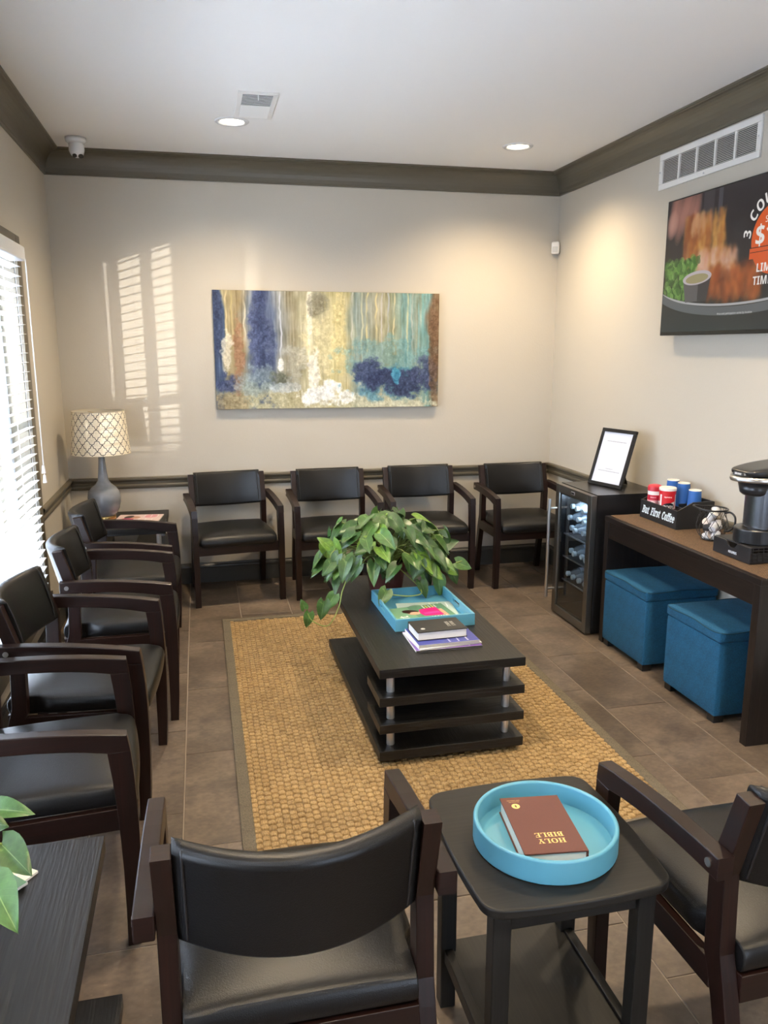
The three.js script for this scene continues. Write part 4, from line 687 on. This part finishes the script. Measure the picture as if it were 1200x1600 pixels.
{ // canisters and cups standing in the organizer
  const oy = TY + 0.0085;
  const wrap = (draw) => { const t = canvasTex(1024, 512, draw); t.wrapS = THREE.RepeatWrapping; return S({ map: t, roughness: 0.35 }); };
  const c1 = thing('creamer_canister', 'pink and white creamer canister with red lid in the organizer', 'canister', [3.138, oy, 1.757]);
  part('bottom', cyl(0.034, 0.034, 0.003, 0, 0, 0, 24), M.white, c1); part('body', lathe([[0.0345, 0.002], [0.0345, 0.118]], 32), wrap((c, w, h) => { c.fillStyle = 'rgb(226,176,176)'; c.fillRect(0, 0, w, h); c.fillStyle = 'rgb(190,36,56)'; c.fillRect(0, 0, w, 120); for (let k = 0; k < 4; k++) { scribble(c, 70 + k * 256, 40, 120, 30, 'rgb(236,190,190)'); c.fillStyle = 'rgb(246,230,226)'; c.beginPath(); c.ellipse(128 + k * 256, 260, 88, 120, 0, 0, 7); c.fill(); scribble(c, 70 + k * 256, 235, 120, 44, 'rgb(202,86,96)'); } }), c1);
  part('band', lathe([[0.0347, 0.118], [0.0347, 0.138]], 32), M.white, c1);
  part('lid', lathe([[0.0358, 0.138], [0.0358, 0.158], [0.031, 0.167], [0.016, 0.1705], [0, 0.171]], 32), S({ color: lin(0.55, 0.028, 0.045), roughness: 0.35 }), c1);
  const c2 = thing('sugar_canister', 'red and white printed sugar canister in the organizer', 'canister', [3.1425, oy, 1.868], 0);
  part('bottom', cyl(0.040, 0.040, 0.003, 0, 0, 0, 24), M.white, c2); part('body', lathe([[0.0405, 0.002], [0.0405, 0.158]], 36), wrap((c, w, h) => {
    c.fillStyle = 'rgb(206,32,38)'; c.fillRect(0, 0, w, h);
    for (let k = 0; k < 3; k++) { const x = 60 + k * 341; c.fillStyle = 'rgb(244,240,238)'; c.fillRect(x - 62, 60, 44, 460); c.beginPath(); c.moveTo(x - 62, 420); c.quadraticCurveTo(x + 60, 200, x + 262, 175); c.lineTo(x + 262, 512); c.lineTo(x - 62, 512); c.fill(); c.fillStyle = 'rgb(26,26,34)'; c.beginPath(); c.ellipse(x + 126, 262, 128, 66, -0.1, 0, 7); c.fill(); c.fillStyle = 'rgb(248,248,248)'; c.font = 'bold 72px sans-serif'; c.textAlign = 'center'; c.fillText("(N')OY", x + 126, 288); scribble(c, x + 40, 90, 150, 22, 'rgb(250,225,215)'); }
  }), c2).rotation.y = 0.55;
  part('lid', lathe([[0.0407, 0.158], [0.0422, 0.159], [0.0422, 0.171], [0.0400, 0.174], [0.038, 0.171], [0, 0.171]], 36), S({ color: lin(0.78, 0.75, 0.70), roughness: 0.5 }), c2);
  const blue = S({ color: lin(0.026, 0.125, 0.42), roughness: 0.55 }), rimM = S({ color: lin(0.78, 0.76, 0.68), roughness: 0.6 });
  [['upside-down blue paper cup in the organizer, at the fridge end', 1.755, 0.191], ['upside-down blue paper cup in the organizer, middle of the three', 1.852, 0.190], ['upside-down blue paper cup in the organizer, nearest the viewer and lowest', 1.950, 0.170]].forEach(([l, z, h]) => {
    const c = thing('paper_cup', l, 'cup', [3.243, oy, z], 0, 'blue paper cups in the organizer');
    part('wall', lathe([[0.0385, 0], [0.0395, 0.002], [0.0385, 0.005], [0.0300, h - 0.003]], 32), blue, c);
    part('base_ring', lathe([[0.0301, h - 0.004], [0.0300, h], [0.0278, h], [0.0276, h - 0.007], [0, h - 0.007]], 32), rimM, c);
  });
  const st = thing('sugar_packets', 'dark sugar packets in the middle compartment of the organizer', 'packets', [3.148, oy, 1.985]);
  for (let k = 0; k < 5; k++) { const p = part('packet', box(-0.022, 0.022, 0, 0.07, -0.0018, 0.0018, 0.001), S({ color: lin(0.05, 0.05, 0.055), roughness: 0.4 }), st); p.position.set(-0.004 + k * 0.001, 0, -0.02 + k * 0.008); p.rotation.x = 0.08; p.rotation.y = HP * 0; }
}
{ // wire pitcher with coffee pods
  const t = thing('wire_pitcher', 'black wire pitcher basket filled with coffee pods on the console', 'basket', [3.142, TY, 2.245], 0);
  const prof = [[0.040, 0.006], [0.056, 0.024], [0.068, 0.05], [0.071, 0.072], [0.066, 0.098], [0.057, 0.118], [0.058, 0.134], [0.068, 0.150]];
  const rAt = (u) => { const k = Math.min(prof.length - 2, Math.floor(u * (prof.length - 1))), f = u * (prof.length - 1) - k; return [prof[k][0] + (prof[k + 1][0] - prof[k][0]) * f, prof[k][1] + (prof[k + 1][1] - prof[k][1]) * f]; };
  const wires = [];
  for (let i = 0; i < 11; i++) for (const s of [1, -1]) { const pts = []; for (let k = 0; k <= 14; k++) { const [r, y] = rAt(k / 14 * 0.93), a = i / 11 * 6.283 + s * k / 14 * 1.3; pts.push([Math.cos(a) * r, y, Math.sin(a) * r]); } wires.push(tube(pts, 0.0012, 28, 5)); }
  part('wire_cage', merge(wires), M.black, t);
  part('base_ring', merge([new THREE.TorusGeometry(0.040, 0.003, 8, 32).rotateX(HP).translate(0, 0.004, 0), cyl(0.04, 0.04, 0.003, 0, 0.001, 0, 32)]), M.black, t);
  const rim = []; for (let k = 0; k < 40; k++) { const a = k / 40 * 6.283, sp = Math.max(0, Math.cos(a - Math.PI - 0.6)) ** 8; rim.push([Math.cos(a) * (0.064 + 0.022 * sp), 0.145 + 0.010 * sp, Math.sin(a) * (0.064 + 0.022 * sp)]); }
  part('rim', tube(rim, 0.0042, 80, 8, true), M.black, t);
  part('handle', tube([[0.02, 0.135, 0.058], [0.03, 0.142, 0.085], [0.035, 0.125, 0.112], [0.034, 0.085, 0.113], [0.026, 0.058, 0.09], [0.02, 0.052, 0.066]], 0.0048, 40, 8), M.black, t);
  const wh = S({ color: lin(0.74, 0.74, 0.75), roughness: 0.45 }), foil = S({ color: lin(0.62, 0.55, 0.52), roughness: 0.35 }), dk = S({ color: lin(0.03, 0.03, 0.035), roughness: 0.4 }), br = S({ color: lin(0.12, 0.055, 0.045), roughness: 0.45 });
  const body = lathe([[0, 0], [0.0175, 0], [0.0185, 0.002], [0.0225, 0.040], [0.0255, 0.041], [0.0255, 0.0425]], 20), lid = lathe([[0.0254, 0.0428], [0, 0.0432]], 20);
  const pods = [['white coffee pod low on the fridge side of the wire pitcher', -0.030, 0.012, -0.012, 1.2, 0.4, wh, foil], ['white coffee pod low at the front of the wire pitcher', -0.010, 0.012, 0.032, 0.9, 2.0, wh, wh], ['brown coffee pod low beside the pitcher handle', 0.026, 0.014, 0.022, 1.3, 2.8, br, br], ['white coffee pod at the wall side of the wire pitcher', 0.024, 0.014, -0.026, 1.0, 5.2, wh, foil], ['black coffee pod in the left flank of the wire pitcher', -0.040, 0.055, -0.008, 1.45, 1.0, dk, dk], ['white coffee pod in the middle front of the wire pitcher', -0.022, 0.055, 0.034, 1.1, 2.2, wh, wh], ['pale coffee pod by the pitcher handle', 0.022, 0.056, 0.024, 0.9, 3.0, wh, foil], ['white coffee pod in the middle rear of the wire pitcher', 0.012, 0.058, -0.032, 0.8, 5.0, wh, foil], ['white coffee pod tilted in the neck of the pitcher', -0.018, 0.095, 0.006, 0.5, 0.8, wh, wh], ['cream coffee pod heaped above the pitcher rim', 0.010, 0.112, 0.002, 0.75, 2.4, wh, foil]];
  for (const [l, x, y, z, a, b, m, f] of pods) { const p = thing('coffee_pod', l, 'coffee pod', [3.142 + x, TY + y, 2.245 + z], b, 'coffee pods in the wire pitcher'); p.rotation.order = 'YXZ'; p.rotation.x = a; p.scale.setScalar(0.84); part('cup', body, m, p); part('foil_lid', lid, f, p); }
}
{ // pod drawer
  const t = thing('pod_drawer', 'black pod storage drawer under the coffee machine', 'drawer', [3.020, TY, 2.557], -HP);
  const w = 0.121, h = 0.071, d = 0.30, bm = S({ color: lin(0.015, 0.015, 0.017), roughness: 0.42 });
  part('housing', merge([box(-w, w, h - 0.005, h, -d, -0.008, 0.001), box(-w, w, 0.004, 0.008, -d, -0.008), box(-w, w, 0.008, h - 0.005, -d, -d + 0.004)]), bm, t);
  for (const s of [-1, 1]) { const g = []; for (let k = 0; k < 5; k++) g.push(box(s * w - 0.002, s * w + 0.002, 0.008 + k * 0.012, 0.011 + k * 0.012, -d + 0.004, -0.008)); for (let k = 0; k < 12; k++) g.push(box(s * w - 0.0015, s * w + 0.0015, 0.008, h - 0.005, -d + 0.01 + k * 0.025, -d + 0.013 + k * 0.025)); part('mesh_side', merge(g), bm, t); }
  const s = new THREE.Shape(); s.moveTo(-w, 0.003); s.lineTo(w, 0.003); s.lineTo(w, h - 0.003); s.lineTo(0.045, h - 0.003); s.lineTo(0.034, h - 0.006); s.quadraticCurveTo(0.026, h - 0.028, 0, h - 0.028); s.quadraticCurveTo(-0.026, h - 0.028, -0.034, h - 0.006); s.lineTo(-0.045, h - 0.003); s.lineTo(-w, h - 0.003);
  part('drawer_front', uvm(new THREE.ExtrudeGeometry(s, { depth: 0.006, bevelEnabled: true, bevelSize: 0.001, bevelThickness: 0.001, bevelSegments: 1 }).translate(0, 0, -0.007)), bm, t);
  part('drawer_tray', box(-w + 0.006, w - 0.006, 0.01, 0.04, -d + 0.01, -0.01), S({ color: lin(0.04, 0.038, 0.036), roughness: 0.6 }), t);
  const tex = canvasTex(512, 128, (c, W2, H2) => { c.fillStyle = 'rgb(34,34,37)'; c.fillRect(0, 0, W2, H2); c.fillStyle = 'rgb(225,232,238)'; c.font = 'bold 92px sans-serif'; c.textAlign = 'center'; c.fillText('KEURIG', W2 / 2, 98); });
  part('lettering', new THREE.PlaneGeometry(0.086, 0.0205).translate(0.012, 0.026, 0.0012), S({ map: tex, roughness: 0.42 }), t);
}
{ // coffee machine
  const t = thing('coffee_machine', 'black and silver single-cup coffee machine at the right edge', 'coffee machine', [3.150, TY + 0.0715, 2.580], -HP);
  const bk = S({ color: lin(0.014, 0.0145, 0.016), roughness: 0.28 }), sat = S({ color: lin(0.13, 0.135, 0.145), roughness: 0.27, metalness: 0.85 });
  const D = (rx, zf, zb) => { const s = new THREE.Shape(); s.moveTo(-rx, -zb); s.lineTo(rx, -zb); s.lineTo(rx, 0); s.absellipse(0, 0, rx, zf, 0, Math.PI, false); s.lineTo(-rx, -zb); return s; };
  const slab = (rx, zf, zb, y0, y1, bv = 0.004) => uvm(new THREE.ExtrudeGeometry(D(rx - bv, zf - bv, zb - bv), { depth: y1 - y0 - 2 * bv, bevelEnabled: true, bevelSize: bv, bevelThickness: bv, bevelSegments: 3, curveSegments: 20 }).rotateX(HP).translate(0, y1 - bv, 0).applyMatrix4(new THREE.Matrix4()));
  part('base', slab(0.098, 0.125, 0.15, 0, 0.062, 0.006), bk, t);
  part('drip_tray', slab(0.07, 0.085, 0.0, 0.0625, 0.066, 0.001), S({ color: lin(0.05, 0.05, 0.052), roughness: 0.35, metalness: 0.5 }), t);
  part('tower', slab(0.094, 0.075, 0.15, 0.062, 0.262, 0.004), sat, t);
  part('brew_head', lathe([[0.0, 0], [0.05, 0.002], [0.062, 0.012], [0.074, 0.062], [0, 0.062]], 32).translate(0, 0.200, 0.055), bk, t);
  part('band', slab(0.114, 0.165, 0.15, 0.262, 0.284, 0.008), S({ color: lin(0.58, 0.56, 0.53), metalness: 0.9, roughness: 0.28 }), t);
  const dome = pillow(0.205, 0.066, 0.28, 0.03, 16, 8, 16, (v) => { const u = v.z / 0.14; const f = (u + 1) / 2; v.y = v.y > 0 ? v.y * (1.25 - 1.0 * f ** 1.6) : v.y * 0.55; v.x *= 1 - 0.35 * Math.max(0, u) ** 2; }); 
  part('lid', dome.translate(0, 0.302, 0.0), bk, t);
  const tex = canvasTex(256, 64, (c, W2, H2) => { c.fillStyle = 'rgb(60,62,66)'; c.fillRect(0, 0, W2, H2); c.fillStyle = 'rgb(230,232,236)'; c.font = 'bold 46px sans-serif'; c.textAlign = 'center'; c.fillText('KEURIG', W2 / 2, 49); });
  part('badge', new THREE.PlaneGeometry(0.062, 0.015).rotateX(-0.25).translate(0, 0.294, 0.146), S({ map: tex, roughness: 0.3 }), t);
  part('latch', box(-0.038, 0.038, 0.286, 0.301, 0.115, 0.143, 0.006), M.darksteel, t);
}
// ------------------------------------------------------------------ pothos plants
function leafGeo(L, Wd, fold, droop, twist) {
  const ns = 6, nt = 8, pos = [], idx = [], uv = [];
  for (let j = 0; j <= nt; j++) for (let i = 0; i <= ns; i++) {
    const t = j / nt, s = (i / ns) * 2 - 1, w = 0.5 * Wd * Math.pow(Math.sin(Math.PI * Math.pow(t * 0.97 + 0.03, 0.55)), 0.85);
    const l = L * (t - 0.20 * Math.abs(s) ** 1.4 * (1 - t) ** 3), x = s * w, y = Math.abs(s) * w * fold - droop * L * t * t - 0.02 * L * Math.sin(s * 3 + t * 5) * twist;
    pos.push(x, y, l); uv.push(i / ns, t);
  }
  for (let j = 0; j < nt; j++) for (let i = 0; i < ns; i++) { const a = j * (ns + 1) + i; idx.push(a, a + ns + 1, a + 1, a + 1, a + ns + 1, a + ns + 2); }
  const g = new THREE.BufferGeometry(); g.setAttribute('position', new THREE.BufferAttribute(new Float32Array(pos), 3)); g.setAttribute('uv', new THREE.BufferAttribute(new Float32Array(uv), 2)); g.setIndex(idx); g.computeVertexNormals(); return g;
}
const leafTex = (base, vein, blot) => dataTex(128, 256, (x, y) => { const s = Math.abs(x - 0.5) * 2, v = Math.abs(Math.sin((y * 9 - s * 2.2) * Math.PI)); let c = base; const n = fbm(x, y, 4, 8, 4, blot); c = c.map((k) => k * (0.82 + 0.36 * n)); if (s < 0.035) c = vein; else if (v < 0.05) c = mix(c, vein, 0.3); if (n > 0.70) c = mix(c, [0.66, 0.74, 0.42], (n - 0.70) * 2.4); return c; }, true);
M.leaf = [[[0.26, 0.39, 0.19], [0.44, 0.56, 0.33], 201], [[0.30, 0.45, 0.22], [0.50, 0.62, 0.37], 211], [[0.20, 0.33, 0.16], [0.36, 0.49, 0.27], 221], [[0.42, 0.57, 0.22], [0.60, 0.71, 0.38], 231]].map(([b, v, n]) => PH({ map: leafTex(b, v, n), roughness: 0.36, side: THREE.DoubleSide, transmission: 0, clearcoat: 0.15, clearcoatRoughness: 0.3 }));
M.stem = S({ color: lin(0.22, 0.30, 0.075), roughness: 0.5 });
M.brownstem = S({ color: lin(0.16, 0.10, 0.05), roughness: 0.7 });
const leafVar = [leafGeo(1, 0.72, 0.22, 0.16, 1), leafGeo(1, 0.66, 0.34, 0.28, -1), leafGeo(1, 0.80, 0.14, 0.10, 1.5), leafGeo(1, 0.62, 0.45, 0.36, 0.6)];
function placeLeaf(parent, p, dir, up, len, mi, vi) {
  const m = part('leaf', leafVar[vi ?? Math.floor(rnd() * 4)], M.leaf[mi ?? [0, 0, 0, 1, 1, 2, 2, 3][Math.floor(rnd() * 8)]], parent);
  const z = dir.clone().normalize(), x = up.clone().cross(z).normalize(), y = z.clone().cross(x);
  m.matrixAutoUpdate = true; m.quaternion.setFromRotationMatrix(new THREE.Matrix4().makeBasis(x, y, z)); m.position.copy(p); m.scale.setScalar(len);
  return m;
}
{
  const C = V(1.705, 0.4025, 1.735), t = thing('pothos_plant', 'bushy trailing green pothos plant on the coffee table behind the tray', 'plant', [C.x, C.y, C.z]);
  const pot = part('pot', lathe([[0, 0], [0.075, 0], [0.078, 0.004], [0.098, 0.135], [0.104, 0.136], [0.105, 0.158], [0.098, 0.158], [0.094, 0.14], [0, 0.138]], 40), S({ color: lin(0.12, 0.035, 0.028), roughness: 0.5 }), t);
  part('soil', cyl(0.093, 0.093, 0.004, 0, 0.138, 0, 32), S({ color: lin(0.03, 0.02, 0.014), roughness: 1 }), pot);
  const stems = [], N = 165;
  for (let i = 0; i < N; i++) {
    const f = (i + 0.5) / N, sy = 1 - 1.62 * f, el = Math.asin(Math.max(-1, sy)), az = i * 2.39996 + rr(-0.35, 0.35), k = rr(0.70, 1.06);
    const R = V(0.335 * Math.cos(el) * Math.cos(az) * k, 0.195 + 0.190 * Math.sin(el) * rr(0.82, 1.05), 0.27 * Math.cos(el) * Math.sin(az) * k);
    if (sy < -0.1 && Math.sin(az) < -0.5 && rnd() < 0.6) continue;
    const out = V(Math.cos(az), 0, Math.sin(az)), dir = out.clone().multiplyScalar(rr(0.3, 1)).add(V(rr(-0.7, 0.7), -rr(0.3, 1.1) + 0.5 * Math.sin(el), rr(-0.6, 0.6) + 0.2));
    const up = out.clone().multiplyScalar(rr(0.3, 1.0)).add(V(rr(-0.3, 0.3), 0.8, rr(0.1, 0.6))), len = rr(0.078, 0.118);
    const base = R.clone().addScaledVector(dir.clone().normalize(), -len * 0.4), low = R.z > 0.10 ? 0.085 : 0.02;
    const tip = base.y + dir.clone().normalize().y * len - 0.03; if (tip < low) base.y += low - tip;
    placeLeaf(t, base, dir, up, len);
    const s0 = V(rr(-0.05, 0.05), 0.14, rr(-0.05, 0.05)), mid = s0.clone().lerp(base, 0.55).add(V(0, 0.05, 0));
    stems.push(tube([[s0.x, s0.y, s0.z], [mid.x, mid.y, mid.z], [base.x, base.y, base.z]], 0.0022, 10, 5));
  }
  part('stems', merge(stems), M.stem, t);
  const vine = (pts, lv, m = M.stem) => { part('vine', tube(pts, 0.0028, 40, 6), m, t); for (const [x, y, z, dx, dy, dz, l, mi] of lv) placeLeaf(t, V(x, y, z), V(dx, dy, dz), V(0.1, 0.55, 0.9), l, mi); };
  // trailing vine over the left edge of the table, towards the rug
  vine([[-0.05, 0.14, 0.03], [-0.17, 0.17, 0.10], [-0.245, 0.08, 0.18], [-0.275, 0.0, 0.22], [-0.33, -0.07, 0.25], [-0.40, -0.04, 0.26], [-0.425, 0.0, 0.255]], [[-0.285, 0.05, 0.17, -0.6, -0.9, 0.3, 0.085, 1], [-0.345, 0.045, 0.24, -0.2, -1, 0.2, 0.09, 0], [-0.415, 0.0, 0.255, -0.2, -1, 0.1, 0.075, 1], [-0.435, 0.02, 0.255, -0.3, 0.9, 0.1, 0.05, 1]]);
  vine([[-0.04, 0.14, 0.02], [-0.2, 0.26, 0.08], [-0.285, 0.24, 0.12], [-0.30, 0.18, 0.14]], [[-0.295, 0.27, 0.12, -0.55, 0.5, 0.1, 0.075, 3], [-0.29, 0.20, 0.14, -0.6, -0.7, 0.3, 0.08, 0]]);
  // shoots to the right
  vine([[0.05, 0.14, 0.02], [0.18, 0.12, 0.06], [0.27, 0.13, 0.10], [0.36, 0.155, 0.10]], [[0.27, 0.135, 0.10, 0.8, -0.5, 0.2, 0.085, 3], [0.33, 0.15, 0.10, 0.9, -0.35, 0.2, 0.085, 1], [0.30, 0.12, 0.10, 0.5, -1, 0.2, 0.09, 2], [0.25, 0.215, 0.05, 1, 0.35, 0.1, 0.115, 2], [0.22, 0.10, 0.16, 0.15, -1, 0.2, 0.1, 1]], M.stem);
  vine([[0.04, 0.14, 0.05], [0.12, 0.06, 0.22], [0.05, 0.06, 0.30], [-0.06, 0.07, 0.28]], [[0.12, 0.10, 0.20, 0.4, -1, 0.4, 0.09, 0], [-0.06, 0.09, 0.28, -0.5, -0.7, 0.5, 0.085, 0]], M.stem);
}
{ // plant on the lower left table
  const C = V(0.30, 0.5305, 4.16), t = thing('potted_pothos', 'large-leaved green plant at the left edge on the lower left table', 'plant', [C.x, C.y, C.z]);
  const pot = part('pot', lathe([[0, 0], [0.05, 0], [0.062, 0.09], [0.066, 0.092], [0.066, 0.105], [0.058, 0.105], [0.056, 0.092], [0, 0.09]], 32), S({ color: lin(0.13, 0.06, 0.04), roughness: 0.5 }), t); pot.position.set(-0.06, 0, 0.075);
  part('soil', cyl(0.055, 0.055, 0.003, 0, 0.09, 0, 24), S({ color: lin(0.03, 0.02, 0.014), roughness: 1 }), pot);
  const lv = [[0.10, 0.125, -0.345, 0.6, 0.1, 0.25, 0.08, 1], [0.14, 0.12, -0.225, 0.6, -0.3, 0.6, 0.09, 0], [0.150, 0.115, -0.115, 0.45, -0.25, 0.85, 0.105, 1], [0.06, 0.14, -0.28, 0.6, 0.1, 0.3, 0.10, 0], [0.10, 0.12, -0.15, 0.6, 0.0, 0.4, 0.09, 1], [-0.05, 0.2, -0.1, -0.3, 0.4, -0.9, 0.12, 0], [0.03, 0.17, -0.14, 0.4, 0.1, 0.3, 0.10, 1], [-0.03, 0.19, 0.06, -0.5, 0.1, 0.8, 0.13, 1], [-0.02, 0.2, 0.02, 0.3, 0.1, 0.8, 0.11, 0]];
  for (const [x, y, z, dx, dy, dz, l, m] of lv) { placeLeaf(t, V(x, y, z), V(dx, dy, dz), V(-0.1, 0.8, 0.5), l, m); part('stem', tube([[rr(-0.03, 0.03) - 0.06, 0.09, rr(-0.03, 0.03) + 0.075], [x * 0.6, y * 0.9 + 0.04, z * 0.6], [x, y, z]], 0.003, 12, 6), M.stem, t); }
}
renderer.render(scene, camera);
